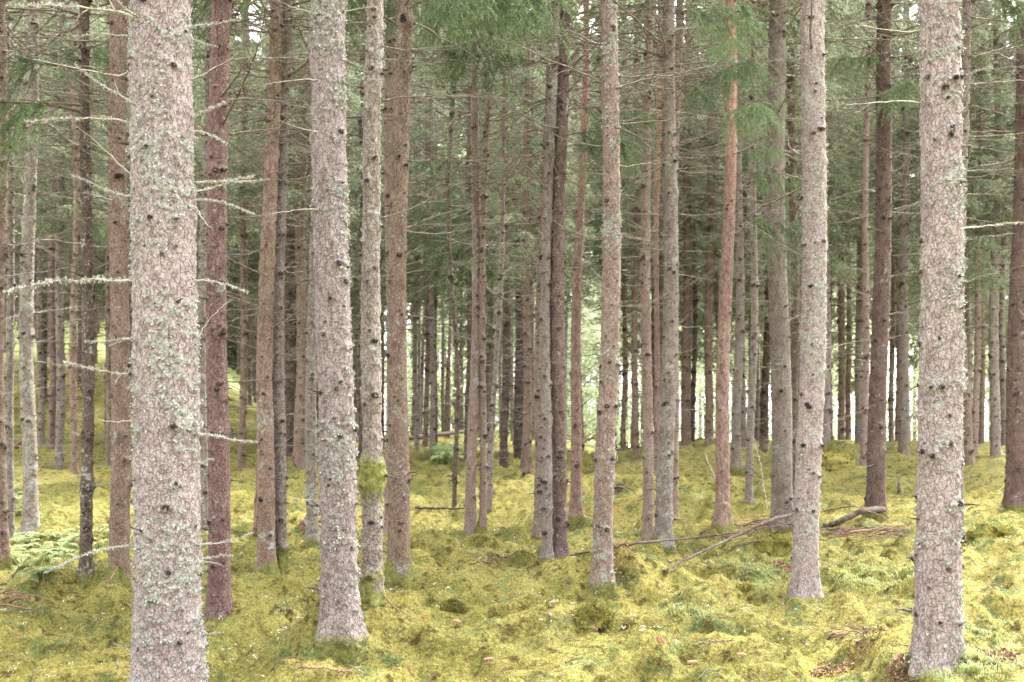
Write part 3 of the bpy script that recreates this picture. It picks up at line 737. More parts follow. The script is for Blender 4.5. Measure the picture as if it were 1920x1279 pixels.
GREEN = {'AN': [(1300, 110, .5, 0, 1.1), (1330, 160, .55, 1, 1.3), (1345, 230, .5, 1, 1.2), (1320, 200, .5, 2, 1.9), (1365, 300, .4, 0, 1.0)], 'BJ': [(1645, 120, .95, 0, 2.6), (1668, 150, .9, 2, .5), (1650, 180, .8, 1, -1.5)],
         'X': [(790, -10, 1.0, 1, .2), (800, 20, .8, 0, .9), (840, 0, .9, 2, -.4)], 'BM': [(1835, -10, 1.1, 1, .3), (1860, 5, 1.0, 0, -.5), (1880, -20, 1.1, 2, .2)],
         'AL': [(1070, 210, .8, 2, .2), (1090, 260, .7, 0, -.7), (1060, 280, .7, 1, .6)], 'F': [(120, 430, 1.2, 2, 2.9), (150, 425, 1.0, 0, .4)], 'H': [(120, 130, 1.1, 0, 2.7), (140, 210, 1.0, 1, 2.4)],
         'AU': [(1265, 30, .8, 1, -.5), (1240, 20, .8, 0, 2.8)], 'BO3': [(1850, 320, 1.4, 2, 2.8), (1860, 330, 1.3, 0, .3)], 'AZ': [(1350, 420, .9, 1, .4), (1385, 330, .8, 0, .2)],
         'S': [(640, -10, 1.0, 2, .1)], 'P': [(560, 10, 1.1, 0, .3), (520, 0, 1.0, 1, 2.7)], 'AK': [(1000, 20, 1.1, 1, 2.9), (1020, 60, 1.0, 0, 2.6), (985, 120, 1.0, 2, 3.0)],
         'BN': [(1840, 60, 1.4, 1, .2), (1836, 120, 1.3, 0, 2.8)], 'C': [(75, 100, 1.2, 1, .3), (50, 200, 1.1, 0, 2.9)], 'AY': [(1340, 300, 1.6, 1, .2), (1330, 260, 1.6, 0, 2.9)],
         'AG': [(950, 420, 1.6, 0, .3), (940, 380, 1.7, 1, 2.7), (950, 330, 1.7, 2, .1), (930, 300, 1.6, 0, 3.0)], 'AI': [(1000, 460, 1.6, 1, 2.9), (985, 520, 1.5, 2, 3.1)],
         'AA': [(815, 560, 1.7, 1, .3), (810, 500, 1.8, 0, 2.9), (825, 430, 1.8, 2, .2)], 'Z': [(790, 610, 1.4, 2, .2)]}
info_by = {}
spots = []
tree_n = 0
for ti, (key, xb, yb, wb, xt, wt, bark, lich, dens, D, label) in enumerate(TREES):
    if D is None: D = depth_at(xb, yb, ground)
    x = (xb - CX) / F * D
    zb = float(gz([x], [D])[0])
    ztop = CZ + HY / F * D - zb
    lean = (xt - xb) / F * D / ztop
    br, tr = .5 * wb / F * D, .5 * wt / F * D
    pine = bark == 'pine'
    root = empty('pine_tree' if pine else 'spruce_tree', (x, D, zb))
    tag(root, label, 'tree', 'pines among the spruces' if pine else 'spruce trees of the forest')
    H = 14 + (ti * 37 % 11) * .35 + (1.5 if wb * D > 600 else 0)
    near = D < 9
    whorl = (.30 + (ti % 4) * .04, 3, 6) if near else (.34 + (ti % 5) * .04, 3, 6)
    if pine: whorl = (.8, 1, 2)
    me, info = trunk_mesh(1000 + ti, br, tr, ztop, H, lean, D, lich, -PI / 3 if key in ('T', 'BL') else -PI / 2.6, bark, whorl, bend=.018 if near else .03 if key != 'AB' else .09,
                          flare=.42 if br < .16 else (.5 if key == 'T' else .34), mossh=.3 if key in ('J', 'O', 'P', 'V', 'X', 'BJ') else .05,
                          ring=(CZ - 95 / F * D - zb) if key == 'V' else None, near=near)
    trunk_o = obj('trunk', me, root)
    info_by[key] = (root, info, D, zb, x, ztop)
    spots.append((x, D))
    if lich >= .5 and D < 15:
        g_ = np.random.default_rng(ti)
        nfl = int(3700 * lich * br * 2 / .35 * ztop / 4)
        fm = flake_mesh(info, min(nfl, 9000), g_, ztop, 1.0 if D < 9 else 1.05)
        if fm: tag(obj('lichen', fm, trunk_o), kind='stuff')
    # hand placed twigs
    cnt = 0
    for x0, y0, x1, y1, lb in SPEC.get(key, []):
        z0 = CZ - (y0 - HY) / F * D - zb
        a3 = info['axp'](z0); r = info['Rz'](z0)
        sgn = 1 if x1 > x0 else -1
        hx = (x0 - CX) / F * D - x - a3[0]
        off = np.clip(hx / r, -1, 1)
        o = a3 + np.array([off * r, -math.sqrt(max(0, 1 - off * off)) * r * .9, 0])
        dx = (x1 - x0) / F * D; dzv = -(y1 - y0) / F * D
        dy = random.uniform(-.35, .1) * abs(dx)
        d = np.array([dx, dy, dzv]); L = np.linalg.norm(d)
        put_branch(root, LIBS[lb], o, unit(d), L, roll=random.uniform(-.5, .5), thick=1.0 if L > .45 else min(2.2, .5 / L))
        cnt += 1
    # whorls of dead branches
    z = .6 + random.uniform(0, .5)
    lim = min(ztop + .25, 11.0)
    maxn = 100
    lib = LIBL if key in ('K',) else (LIBD if bark in ('dark', 'red') and D < 14 else LIB)
    while z < lim and cnt < maxn:
        nbr = dens * (1.0 if near else 1.15 + z * .34) * random.uniform(.5, 1.5)
        nbr = int(nbr) + (random.random() < nbr % 1)
        for k in range(nbr):
            zz = z + random.gauss(0, .06)
            a = random.uniform(0, 2 * PI)
            L = (.2 + .19 * zz) * random.uniform(.45, 1.4)
            L = min(L, 2.1)
            if near: L = min(L * .5, .5)
            if pine: L *= .8
            a3 = info['axp'](zz); r = info['Rz'](zz) * .9
            o = a3 + np.array([math.cos(a) * r, math.sin(a) * r, 0])
            if o[1] < -.02 and near and abs(math.cos(a)) < .5 and random.random() < .7: continue
            put_branch(root, lib if random.random() < .8 else LIB, o, unit(np.array([math.cos(a), math.sin(a), random.gauss(.08, .2)])), L)
            cnt += 1
            if cnt >= maxn: break
        z += random.uniform(.26, .42) * (1.2 if near else 1.0) * (1 + .25 * max(0, D - 20) / 15)
    for px, py, s, bi, a in GREEN.get(key, []):
        p = at(px, py, D) - np.array([x, D, zb])
        p[1] -= random.uniform(0, .3)
        base = info['axp'](p[2]); 
        if key == 'AN' or abs(p[0] - base[0]) > .4: base = p
        d = np.array([math.cos(a), -abs(math.sin(a)) * .7 - .15, 0.1])
        put_branch(root, [BOUGH[bi]], base, unit(d), s, 'green_bough', 0.0)
    # crown
    if pine: obj('crown', PCROWN[ti % 2], root, (lean * (H - 5), 0, H - 5), (0, 0, ti))
    else:
        c0 = max(ztop + .8, 7.2 + (ti * 13 % 7) * .35) if D < 16 else (5.6 if D > 25 else 7.0) + (ti * 13 % 7) * .35
        if key in ('AG', 'AI', 'AA', 'Z', 'AY'): c0 = 5.0
        c0 = min(c0, H - 4)
        s = (H - c0) / 11.0
        obj('crown', CROWN[ti % 5], root, tuple(info['axp'](c0)), (0, -lean * .0, ti * 1.3), (s * .95 if s > .9 else .85, s * .95 if s > .9 else .85, s))

# ------------------------------------------------------------------ far forest
def far_trunk(seed, bark, H=15.5, r=.105):
    me, info = trunk_mesh(seed, r, r * .62, 9.0, H, 0, 34, .2, 0, bark, (.42, 3, 5), .03, .3, .15, None, False, False)
    return me
FTRUNK = [far_trunk(2000 + i, bk) for i, bk in enumerate(['grey', 'brown', 'pink', 'grey', 'dark', 'brown', 'pale'])]
def far_twigs(seed):
    g = np.random.default_rng(seed); b = Bag()
    z = 1.0
    while z < 8.5:
        for k in range(g.integers(2, 6)):
            a = g.uniform(0, 2 * PI); L = min(.2 + .2 * z, 1.5) * g.uniform(.5, 1.2)
            o = np.array([math.cos(a), math.sin(a), 0]); s = np.array([-o[1], o[0], 0]); tt = np.linspace(0, 1, 6)
            P = np.array([0, 0, z + g.normal() * .05]) + o * (tt * L)[:, None] + s * (g.normal() * .12 * tt ** 2 * L)[:, None] + np.array([0, 0, 1]) * ((g.uniform(-.1, .2) * tt - g.uniform(0, .3) * tt ** 2) * L)[:, None]
            b.tube(P, .0095 * (1 - .7 * tt) * (.6 + .4 * L), 3, 0, False)
            for q in range(g.integers(2, 6)):
                i = g.integers(2, 6); l = g.uniform(.12, .4) * L
                d = unit(o * .7 + s * g.choice([-1, 1]) * g.uniform(.4, 1) + [0, 0, g.uniform(-.4, .2)])
                b.tube(np.array([P[i], P[i] + d * l * .5 + g.normal(size=3) * .02, P[i] + d * l]), [.005, .004, .0025], 3, 0, False)
        z += g.uniform(.25, .45)
    return b.mesh('dead_twig', [M_TWIG])
FTWIG = [far_twigs(500 + i) for i in range(5)]
LAND = [('the left edge', -200), ('the broad mottled left trunk', 58), ('the orange brown left trunk', 226), ('the thickest trunk', 310), ('the purple red trunk', 414), ('the close mossy footed pair', 512),
        ('the second foreground trunk', 632), ('the brown mossy footed trunk', 752), ('the long pale pole', 884), ('the cluster of three', 1038), ('the clean pinkish trunk', 1130),
        ('the stout grey trunk', 1246), ('the flaky pine', 1356), ('the slim speckled pale trunk', 1510), ('the dark red brown trunk', 1645), ('the big right trunk', 1752), ('the right edge trunk', 1908), ('the right edge', 2200)]
far = []
pts = list(spots)
gR = np.random.default_rng(77)
tries = 0
while tries < 9000 and len(far) < 185:
    tries += 1
    u = gR.uniform(-.52, .52); D = math.sqrt(gR.uniform(24 ** 2, 76 ** 2))
    edge = 76 - 33 * float(smooth(-.2, -.08, u))
    if D > edge: continue
    if D < 30 and gR.uniform() < .5: continue
    x = u * D
    md = 1.25 if D < 45 else 1.7
    px = CX + u * F
    if 770 < px < 1000 and D > 32 and gR.uniform() < .5: continue
    if 1090 < px < 1110 or (D > 29 and (1670 < px < 1704 or 1844 < px < 1884)): continue
    if any((x - a) ** 2 + (D - b2) ** 2 < md * md for a, b2 in pts): continue
    pts.append((x, D)); far.append((x, D, px))
gaps = {}
for f in far:
    k = max(i for i, (nm, p) in enumerate(LAND) if p <= f[2]) if f[2] >= -200 else 0
    gaps.setdefault(min(k, len(LAND) - 2), []).append(f)
ORD = ['first', 'second', 'third', 'fourth', 'fifth', 'sixth', 'seventh', 'eighth', 'ninth', 'tenth']
fi = 0
for k, lst in sorted(gaps.items()):
    nearer = sorted([f for f in lst if f[1] < 34], key=lambda f: f[2])
    for f in lst:
        x, D, px = f
        z = float(gz([x], [D])[0])
        root = empty('spruce_tree', (x, D, z))
        a, c = LAND[k][0], LAND[k + 1][0]
        if f in nearer and len(nearer) <= 8:
            n_ = nearer.index(f)
            pos = 'only one' if len(nearer) == 1 else ORD[n_] + ' from the left'
            lab = f'slim bare stemmed spruce in the rear rows, {pos} between {a} and {c}'
        else:
            lab = f'faint distant spruce far at the back between {a} and {c}'
        lab = ' '.join(lab.split()[:16]) if len(lab.split()) > 16 else lab
        tag(root, lab, 'tree', f'distant spruces between {a} and {c}')
        sr = gR.uniform(.7, 1.35); sh = gR.uniform(.88, 1.12)
        rz = gR.uniform(0, 6)
        lx, ly = gR.normal() * .012, gR.normal() * .012
        obj('trunk', FTRUNK[fi % 7], root, (0, 0, 0), (ly, lx, rz), (sr, sr, sh))
        tag(obj('dead_twig', FTWIG[fi % 5], root, (0, 0, 0), (0, 0, rz), sh), kind='stuff')
        c0 = gR.uniform(3.7, 6.4) if D < 45 else gR.uniform(3.8, 7.0)
        s = (15.5 * sh - c0) / 11
        w = gR.uniform(.95, 1.4)
        obj('crown', CROWN[fi % 5], root, (lx * c0, 0, c0), (0, 0, rz * 2), (w, w, s))
        fi += 1

# ------------------------------------------------------------------ tall spruces standing beyond the clearing
PALE = 0
while PALE < 46:
    u = gR.uniform(-.115, .05) if PALE < 26 else gR.uniform(.05, .5); D = gR.uniform(45, 60); x = u * D
    if any((x - a) ** 2 + (D - b2) ** 2 < 1.2 for a, b2 in pts): continue
    pts.append((x, D)); z = float(gz([x], [D])[0]); px = CX + u * F
    k = min(max(j for j, (nm, p) in enumerate(LAND) if p <= px), len(LAND) - 2)
    root = empty('spruce_tree', (x, D, z))
    tag(root, f'pale trunk at the clearing edge between {LAND[k][0][4:]} and {LAND[k + 1][0][4:]}', 'tree', f'pale trunks at the clearing edge between {LAND[k][0][4:]} and {LAND[k + 1][0][4:]}')
    sr = gR.uniform(.6, 1.05)
    obj('trunk', FTRUNK[[6, 0, 2][PALE % 3]], root, (0, 0, 0), (gR.normal() * .01, gR.normal() * .012, PALE), (sr, sr, 1.05))
    obj('crown', CROWN[PALE % 5], root, (0, 0, 8.0), (0, 0, PALE * 2.1), (.8, .8, .72))
    PALE += 1
gW = np.random.default_rng(99)
WB = Bag()
def wood_tree(x, D, z, hh, w, c0, proto):
    """one tree of the far-off wood, written straight into its single mesh"""
    tt = np.linspace(0, 1, 8)
    WB.tube(np.stack([x + gW.normal() * .2 * tt, D + 0 * tt, z - .3 + tt * hh], -1), .16 * (1 - .9 * tt), 7, 1, False)
    V, T = proto; a = gW.uniform(0, 6.28); c, sn = math.cos(a), math.sin(a); sz_ = (hh - c0) / 11
    WB.add(np.stack([x + (V[:, 0] * c - V[:, 1] * sn) * w, D + (V[:, 0] * sn + V[:, 1] * c) * w, z + c0 + V[:, 2] * sz_], -1), None, T, 0)
PROTO = []
for me in WALLC:
    V = np.empty(len(me.vertices) * 3, np.float32); me.vertices.foreach_get('co', V)
    me.calc_loop_triangles(); T = np.empty(len(me.loop_triangles) * 3, np.int32); me.loop_triangles.foreach_get('vertices', T)
    PROTO.append((V.reshape(-1, 3), T.reshape(-1, 3)))
for i in range(130):
    if i < 48 and i % 6 == 4: continue
    if i < 48: u, D = -.16 + .68 * i / 47, gW.uniform(70, 80)
    elif i < 96: u, D = -.16 + .68 * (i - 47.5) / 47, gW.uniform(84, 100)
    else: u, D = -.54 + .39 * (i - 96) / 33, gW.uniform(80, 96)
    px = CX + u * F
    if 1668 < px < 1704 or 1838 < px < 1888 or (i % 11 == 3 and px > 1500): continue
    x = u * D
    wood_tree(x, D, float(gz([x], [D])[0]), gW.uniform(28, 37), gW.uniform(1.8, 2.6), gW.uniform(.5, 2.5) if i >= 96 else gW.uniform(6, 17) + (3 if 760 < px < 1130 else 0), PROTO[i % 3])
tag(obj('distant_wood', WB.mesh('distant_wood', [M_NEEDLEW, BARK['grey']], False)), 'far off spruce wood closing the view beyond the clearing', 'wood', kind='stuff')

# ------------------------------------------------------------------ light leafy trees beyond the forest edge
def leafy(seed, H, R):
    g = np.random.default_rng(seed); tb = Bag(); b = Bag()
    tt = np.linspace(0, 1, 10)
    P = np.stack([g.normal() * .2 * tt ** 2, g.normal() * .2 * tt ** 2, tt * H * .9 - .3], -1)
    tb.tube(P, .10 * (1 - .85 * tt), 7)
    for k in range(46):
        z = g.uniform(.06, .97) * H; rr = R * (1 - (z / H) ** 2.2) * .95 + .2
        a = g.uniform(0, 2 * PI); e = g.uniform(.25, 1) * rr
        c = np.array([math.cos(a) * e, math.sin(a) * e, z])
        s0 = np.array([0, 0, max(.2, z - e * .6)])
        tb.tube(np.array([s0, (s0 + c) / 2 + [0, 0, .1], c]), [.03, .02, .008], 4, 0, False)
        m = 84; off = g.normal(size=(m, 3)) * np.array([.5, .5, .32]) * g.uniform(.6, 1.15)
        b.shards(c + off, rdir(m, g), rdir(m, g), g.uniform(.10, .24, m), g.uniform(.06, .14, m), 0, quad=True)
    return tb.mesh('trunk', [BARK['grey']]), b.mesh('crown', [M_LEAF], False)
LEAFY = [leafy(600, 7.5, 2.3), leafy(601, 5.5, 2.4), leafy(602, 9.5, 2.6)]
bl = [(-.10, 60), (-.07, 68), (-.045, 57), (-.02, 72), (.0, 60), (.03, 66), (.06, 58), (.085, 64), (.115, 57), (.14, 66), (.17, 60), (.2, 68), (.235, 60), (.265, 66),
      (.29, 58), (.315, 69), (.35, 61), (.385, 66), (.42, 60), (.46, 66), (.5, 60), (-.085, 74), (-.03, 75), (.02, 74), (.075, 75), (.13, 74.5), (.185, 75), (.24, 74), (.06, 73.5), (-.06, 76)]
lnames = [(770, 'the bright middle gap'), (890, 'the long pale pole'), (1040, 'the clean pinkish trunk'), (1140, 'the stout grey trunk'), (1250, 'the flaky pine'), (1360, 'the slim speckled trunk'), (1510, 'the dark red brown trunk'), (1650, 'the big right trunk'), (1760, 'the right edge trunk')]
for i, (u, D) in enumerate(bl):
    x = u * D; z = float(gz([x], [D])[0])
    root = empty('leafy_tree', (x, D, z))
    px = CX + u * F
    nm = lnames[max([j for j, (p, _) in enumerate(lnames) if p <= px] or [0])][1]
    back = 'behind' if D > 73 else ('midway' if D > 63 else 'in front')
    tag(root, f'light green leafy tree in the clearing, {back}, left of {nm}', 'tree', f'leafy trees seen left of {nm} {back}')
    a, c = LEAFY[i % 3]
    s = .85 + (i * 7 % 5) * .1
    if u > .27: s *= .85
    if -.1 < u < .1: s *= 1.25
    obj('trunk', a, root, (0, 0, 0), (0, 0, i), s); obj('crown', c, root, (0, 0, 0), (0, 0, i), s)

# ------------------------------------------------------------------ fallen wood and small things on the floor
def polybranch(name, pix, r0, r1, mat, label, cat, lift=.05, twigs=10, seed=1, tw=.35):
    g = np.random.default_rng(seed); b = Bag()
    C = np.array([gpt(px, py) + [0, 0, lift + up] for px, py, up in pix])
    n = 26; s = np.linspace(0, len(C) - 1, n)
    P = np.stack([np.interp(s, np.arange(len(C)), C[:, k]) for k in range(3)], -1) + g.normal(size=(n, 3)) * .005
    P[:, 2] = np.maximum(P[:, 2], gz(P[:, 0], P[:, 1]) + r1 * .4)
    tt = np.linspace(0, 1, n); R = (r0 + (r1 - r0) * tt) * (1 + g.uniform(-.1, .1, n))
    b.tube(P, R, 8)
    base = P[0]
    root = obj(name, None)
    bpy.data.objects.remove(root)
    root = empty(name, tuple(base))
    b.V = [v - base for v in b.V]
    obj('stem', b.mesh('stem', [mat]), root)
    tag(root, label, cat)
    for k in range(twigs):
        i = g.integers(3, n - 1)
        d = unit(np.array([g.normal(), g.normal() * .8, g.uniform(-.15, .7)]))
        L = tw * g.uniform(.4, 1.2)
        put_branch(root, LIBD if mat is not M_LOGR else LIB, P[i] - base, d, L, 'side_twig')
    return root
polybranch('fallen_branch', [(1388, 1008, .03), (1300, 1023, .06), (1200, 1038, .05), (1130, 1047, .03), (1070, 1054, .0)], .018, .007, M_LOG, 'long thin fallen branch lying across the moss behind the clean pinkish trunk', 'fallen branch', .04, 10, 5, .3)
polybranch('fallen_branch', [(1500, 985, .16), (1440, 1010, .14), (1380, 1036, .13), (1310, 1060, .07), (1245, 1086, .0)], .027, .009, M_LOG, 'dark fallen branch with short side stubs sloping down to the left', 'fallen branch', .05, 14, 6, .26)
polybranch('fallen_log', [(1655, 976, .10), (1615, 985, .08), (1575, 994, .05), (1545, 1000, .02)], .052, .042, M_LOG, 'short brown log resting on the brush below the dark red brown trunk', 'log', .07, 3, 7, .3)
polybranch('fallen_branch', [(1545, 985, .14), (1600, 984, .17), (1650, 990, .12), (1672, 997, .05)], .012, .006, M_LOGR, 'bent rusty red stick arching over the short log', 'fallen branch', .05, 2, 8, .2)
polybranch('fallen_branch', [(1590, 1012, .03), (1640, 1004, .05), (1705, 1005, .03)], .012, .006, M_LOGR, 'thin reddish stick lying right of the brush pile', 'fallen branch', .03, 3, 12, .2)
polybranch('fallen_log', [(690, 838, .1), (780, 831, .12), (870, 820, .12)], .10, .08, M_TWIGD, 'dark log lying far back in the bright middle gap', 'log', .1, 2, 9, .4)
polybranch('fallen_branch', [(1320, 925, .7), (1345, 955, .35), (1365, 1005, .05)], .010, .006, M_TWIG, 'thin bare stick leaning down in front of the flaky pine', 'fallen branch', .02, 2, 13, .3)
polybranch('fallen_branch', [(1405, 890, 1.1), (1425, 940, .6), (1440, 985, .2)], .011, .006, M_TWIG, 'springy dead stick rising from the brush beside the rough trunk', 'fallen branch', .02, 4, 14, .4)
polybranch('fallen_branch', [(225, 1090, .1), (205, 1108, .06), (190, 1118, .02)], .008, .005, M_LOGR, 'little rusty twig lying at the mossy foot of the orange brown trunk', 'fallen branch', .03, 1, 15, .15)
polybranch('fallen_branch', [(780, 962, .05), (830, 965, .05), (870, 968, .03)], .022, .014, M_LOG, 'short brown fallen stick left of the long pale pole', 'fallen branch', .03, 2, 16, .2)
polybranch('fallen_branch', [(1300, 1240, .02), (1340, 1225, .03), (1375, 1215, .02)], .006, .004, M_TWIG, 'greyish bare twig on the moss in the right foreground', 'fallen branch', .03, 3, 17, .14)
polybranch('fallen_branch', [(560, 1278, .02), (610, 1274, .03), (660, 1278, .02)], .007, .004, M_LOGR, 'rusty thin twig at the bottom edge below the second foreground trunk', 'fallen branch', .03, 2, 18, .14)

def brush(px0, px1, py0, py1, n, label, seed, L=.6, name='brush_pile'):
    g = np.random.default_rng(seed); b = Bag()
    c0 = gpt((px0 + px1) / 2, (py0 + py1) / 2)
    for i in range(n):
        c = gpt(g.uniform(px0, px1), g.uniform(py0, py1))
        a = g.normal() * .5 + (0 if g.uniform() < .7 else 1.2); l = L * g.uniform(.4, 1.2); tt = np.linspace(-.5, .5, 6)
        P = c + np.stack([tt * l * math.cos(a), tt * l * math.sin(a) * .6, .015 + g.uniform(0, .09) + tt * l * g.normal() * .12 - tt ** 2 * .12], -1) + g.normal(size=(6, 3)) * .008
        P[:, 2] = np.maximum(P[:, 2], gz(P[:, 0], P[:, 1]) + .01)
        b.tube(P - c0, np.linspace(.0065, .003, 6) * g.uniform(.6, 1.5), 4, int(g.uniform() < .3))
    o = obj(name, b.mesh(name, [M_LOGR, M_LOG]), None, tuple(c0))
    tag(o, label, 'brush'); o['kind'] = 'stuff'
brush(1550, 1690, 992, 1014, 46, 'reddish dead twigs heaped under the short brown log', 31)
brush(1425, 1490, 975, 1000, 26, 'dead twigs heaped at the rotten foot of the rough grey brown trunk', 32, .7)
brush(1360, 1440, 985, 1030, 16, 'loose thin twigs sticking up left of the rough grey brown trunk', 33, .8)
brush(900, 955, 1054, 1064, 14, 'small heap of dead twigs left of the cluster of three', 34, .3)
brush(0, 60, 1125, 1150, 14, 'thin dead twigs on the moss at the left edge', 35, .35)
brush(1560, 1625, 1190, 1215, 8, 'dark twig scraps on the moss between the two big right trunks', 36, .22)

def heap(px, py, rx, n, label, seed, dark=False):
    g = np.random.default_rng(seed); b = Bag(); c = gpt(px, py)
    r = rx * np.sqrt(g.uniform(0, 1, n)); a = g.uniform(0, 2 * PI, n)
    x = c[0] + r * np.cos(a); y = c[1] + r * np.sin(a) * .8
    z = gz(x, y) + (1 - (r / rx) ** 2) * rx * .45 * g.uniform(.2, 1, n) + .01
    b.shards(np.stack([x, y, z], -1) - c, rdir(n, g), rdir(n, g), g.uniform(.015, .04, n), g.uniform(.012, .03, n), quad=True)
    o = obj('scale_heap', b.mesh('scale_heap', [M_RUST], False), None, tuple(c)); tag(o, label, 'cone scales'); o['kind'] = 'stuff'
heap(1690, 1252, .08, 260, 'dark red heap of cone scales left of the big right trunk foot', 41)
heap(1610, 1240, .15, 170, 'spread of rusty cone scales in the lower right foreground', 42)
heap(1880, 1232, .10, 160, 'rusty patch of cone scales at the lower right corner', 43)
heap(1468, 1066, .12, 240, 'rusty brown litter heap left of the slim speckled pale trunk', 44)
heap(1160, 1063, .16, 240, 'reddish litter patch right of the clean pinkish trunk', 45)
heap(1555, 1268, .14, 160, 'faint rusty scale patch at the bottom edge at right', 46)
heap(1825, 905, .35, 260, 'reddish dead litter on the moss in the right rear', 47)

def tussock(px, py, r, label, seed, hole=True):
    g = np.random.default_rng(seed); c = gpt(px, py)
    root = empty('moss_tussock', tuple(c - [0, 0, .06]))
    n_, m_ = 40, 22
    th = np.arange(n_) * 2 * PI / n_; ph = np.linspace(-.35, PI / 2, m_)
    TH, PH = np.meshgrid(th, ph); d = np.stack([np.cos(TH) * np.cos(PH), np.sin(TH) * np.cos(PH), np.sin(PH)], -1).reshape(-1, 3)
    rr = r * (1 + .35 * (fbm(d * 2.2 + seed, 3, 3) - .5) + .25 * (fbm(d * 7 + seed, 5, 2) - .5))
    V = d * rr[:, None] * [1.15, 1, .85]
    hz = np.exp(-((d[:, 0] - .0) ** 2 + (d[:, 2] - .12) ** 2) * 5) * (d[:, 1] < 0) if hole else 0 * rr
    V = V + np.array([0, 1, 0]) * (hz * r * .75)[:, None]
    i = np.arange(m_ - 1)[:, None] * n_; j = np.arange(n_)[None]
    q = np.stack([i + j, i + (j + 1) % n_, i + n_ + (j + 1) % n_, i + n_ + j], -1).reshape(-1, 4)
    obj('clump', build_mesh('clump', V, q, None, [M_MOSS]), root)
    b = Bag(); k = 7000; idx = g.integers(0, len(V), k)
    kp = (hz[idx] < .3) if hole else np.ones(k, bool); idx = idx[kp]; k = len(idx)
    dd = unit(d[idx] + rdir(k, g) * .8 + [0, 0, -.2])
    b.shards(V[idx] + g.normal(size=(k, 3)) * .006, dd, rdir(k, g), g.uniform(.010, .024, k), .010, quad=True)
    tag(obj('frond', b.mesh('frond', [M_MOSS], False), root), kind='stuff')
    tag(root, label, 'moss tussock')
tussock(1110, 1148, .125, 'moss tussock with a dark hollow in front of the clean pinkish trunk', 61)
tussock(1402, 1106, .11, 'round moss tussock left of the slim speckled pale trunk', 62)
tussock(850, 1138, .12, 'low round moss tussock right of the moss ringed trunk', 63)
tussock(1455, 1030, .22, 'large moss tussock at the end of the dark fallen branch', 64)
tussock(1865, 1005, .30, 'broad green moss tussock near the right edge', 65)
tussock(1570, 868, .34, 'round moss hummock on the crest behind the slim speckled trunk', 66, False)

# cones
def cone_mesh():
    b = Bag(); tt = np.linspace(0, 1, 9)
    b.tube(np.stack([tt * .085, 0 * tt, 0 * tt], -1), .0125 * np.sin(np.clip(tt * 2.6 + .35, 0, PI - .15)), 9)
    for k in range(90):
        f = .05 + .9 * k / 90; a = k * 2.4; r = .0125 * math.sin(min(f * 2.6 + .35, PI - .15))
        o = np.array([0, math.cos(a), math.sin(a)]); s = np.array([0, -math.sin(a), math.cos(a)])
        b.shards([np.array([f * .085, 0, 0]) + o * r * .8], [unit(np.array([.9, o[1] * .5, o[2] * .5]))], [s], .014, .011, quad=True)
    return b.mesh('spruce_cone', [M_CONE], False)
CONE = cone_mesh()
CL = [(1034, 1165, 'reddish fir cone left of the hollow moss tussock'), (1078, 1170, 'fir cone lying just below the hollow moss tussock'), (1240, 1173, 'fir cone on the slope right of the hollow moss tussock'),
      (1110, 1187, 'fir cone in the middle of the foreground moss'), (1198, 1200, 'fir cone beside grey lichen scraps in the foreground'), (1237, 1217, 'pale pointed fir cone upright among the foreground moss'),
      (1247, 1222, 'fir cone lying against the upright pale one'), (1308, 1250, 'fir cone next to the greyish bare twig'), (925, 1245, 'pinkish fir cone at the bottom of the middle foreground'),
      (1400, 1240, 'fir cone alone in the lower right foreground'), (865, 1178, 'small fir cone right of the second foreground trunk'), (1030, 1138, 'tiny fir cone high on the left flank of the moss mound')]
for i, (px, py, lab) in enumerate(CL):
    c = gpt(px, py, .028)
    tag(obj('spruce_cone', CONE, None, tuple(c), (random.uniform(-.2, .2), -1.0 if 'upright' in lab else random.uniform(-.2, .2), random.uniform(0, 6)), .7), lab, 'cone', 'fir cones on the moss')

# stumps and broken wood
def snag(px, py, h, r, mat, label, seed, lean=(0, 0), roots=False):
    g = np.random.default_rng(seed); c = gpt(px, py); b = Bag()
    n = 9; tt = np.linspace(0, 1, n); P = np.stack([lean[0] * tt * h, lean[1] * tt * h, tt * h - .08], -1) + g.normal(size=(n, 3)) * .01
    b.tube(P, r * (1.25 - .5 * tt) * (1 + g.uniform(-.15, .15, n)), 9)
    for k in range(9):
        a = g.uniform(0, 2 * PI); o = np.array([math.cos(a), math.sin(a), 0]) * r * .5
        b.shards([P[-1] + o - [0, 0, .05]], [unit(np.array([lean[0], lean[1], 1]) + g.normal(size=3) * .2)], [unit(np.cross(o, [0, 0, 1]))], h * g.uniform(.2, .5), r * .7)
    if roots:
        for k in range(4):
            a = g.uniform(0, 2 * PI); o = np.array([math.cos(a), math.sin(a), 0]); t2 = np.linspace(0, 1, 7)
            b.tube(o * (t2 * h * 1.6)[:, None] + np.array([0, 0, 1]) * ((.25 + .2 * np.sin(t2 * 3) - .3 * t2) * h)[:, None], r * .5 * (1 - .7 * t2), 6)
    tag(obj('broken_stump', b.mesh('broken_stump', [mat]), None, tuple(c)), label, 'stump')
snag(483, 1003, .75, .05, M_BROKEN, 'orange brown broken stump left of the close mossy footed pair', 71)
snag(568, 990, .28, .09, M_BROKEN, 'rotten reddish stump between the close pair and the second foreground trunk', 72, (.6, 0), True)
snag(1155, 922, .22, .07, M_TWIGD, 'dark twisted root stump right of the clean pinkish trunk', 73, (.5, 0), True)
snag(1430, 842, .32, .10, M_TWIGD, 'dark mossy stump on the crest left of the rough trunk', 74, (.2, 0))
snag(1686, 925, .32, .035, M_TWIG, 'small grey stick stump standing left of the big right trunk', 75)
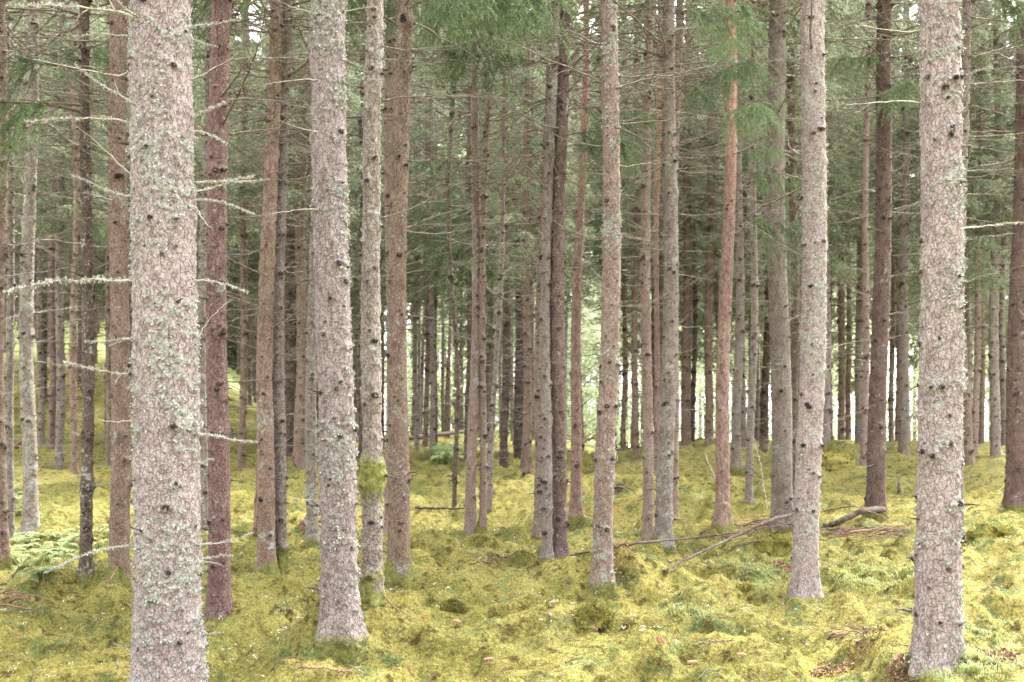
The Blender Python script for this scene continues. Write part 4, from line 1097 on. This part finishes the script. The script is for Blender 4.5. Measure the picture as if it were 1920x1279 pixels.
snag(853, 852, 1.6, .06, M_BROKEN, 'split brown snag leaning on the crooked thin dark stem', 76, (.03, 0)) if False else None
snag(28, 838, .22, .07, M_BROKEN, 'orange broken stump far back on the left slope', 77, (.6, 0))

# ------------------------------------------------------------------ camera, light, world
cam = bpy.data.cameras.new('camera'); co = bpy.data.objects.new('camera', cam); COL.objects.link(co)
co.location = (0, 0, CZ); co.rotation_euler = (PI / 2, 0, 0)
cam.sensor_width = 36; cam.lens = 40; cam.shift_y = (HY - 639.5) / 1920
cam.clip_end = 1000; cam.clip_start = .05
cam.dof.use_dof = True; cam.dof.focus_distance = 8.5; cam.dof.aperture_fstop = 3.2
SC.camera = co
EL, RO = math.radians(56), math.radians(38)
sd = Vector((math.sin(RO) * math.cos(EL), math.cos(RO) * math.cos(EL), math.sin(EL)))
sl = bpy.data.lights.new('sun', 'SUN'); sl.energy = 2.2; sl.angle = math.radians(22); sl.color = (1, .95, .88)
so = bpy.data.objects.new('sun', sl); COL.objects.link(so); so.rotation_mode = 'QUATERNION'; so.rotation_quaternion = (-sd).to_track_quat('-Z', 'Y')
w = bpy.data.worlds.new('World'); SC.world = w; w.use_nodes = True
nt = w.node_tree; bg = nt.nodes['Background']
sky = nt.nodes.new('ShaderNodeTexSky'); sky.sky_type = 'NISHITA'; sky.sun_disc = False; sky.sun_elevation = EL; sky.sun_rotation = RO; sky.dust_density = 3; sky.air_density = 1.0
hs = nt.nodes.new('ShaderNodeHueSaturation'); hs.inputs['Saturation'].default_value = .08
nt.links.new(sky.outputs[0], hs.inputs['Color']); nt.links.new(hs.outputs[0], bg.inputs[0]); bg.inputs[1].default_value = .15
SC.view_settings.view_transform = 'Standard'; SC.view_settings.look = 'None'; SC.view_settings.exposure = 3.4; SC.view_settings.gamma = 1
SC.cycles.max_bounces = 5; SC.cycles.diffuse_bounces = 4; SC.cycles.glossy_bounces = 2; SC.cycles.transmission_bounces = 4; SC.cycles.transparent_max_bounces = 4
SC.cycles.caustics_reflective = False; SC.cycles.caustics_refractive = False
SC.cycles.use_denoising = True
SC.cycles.sample_clamp_indirect = 6
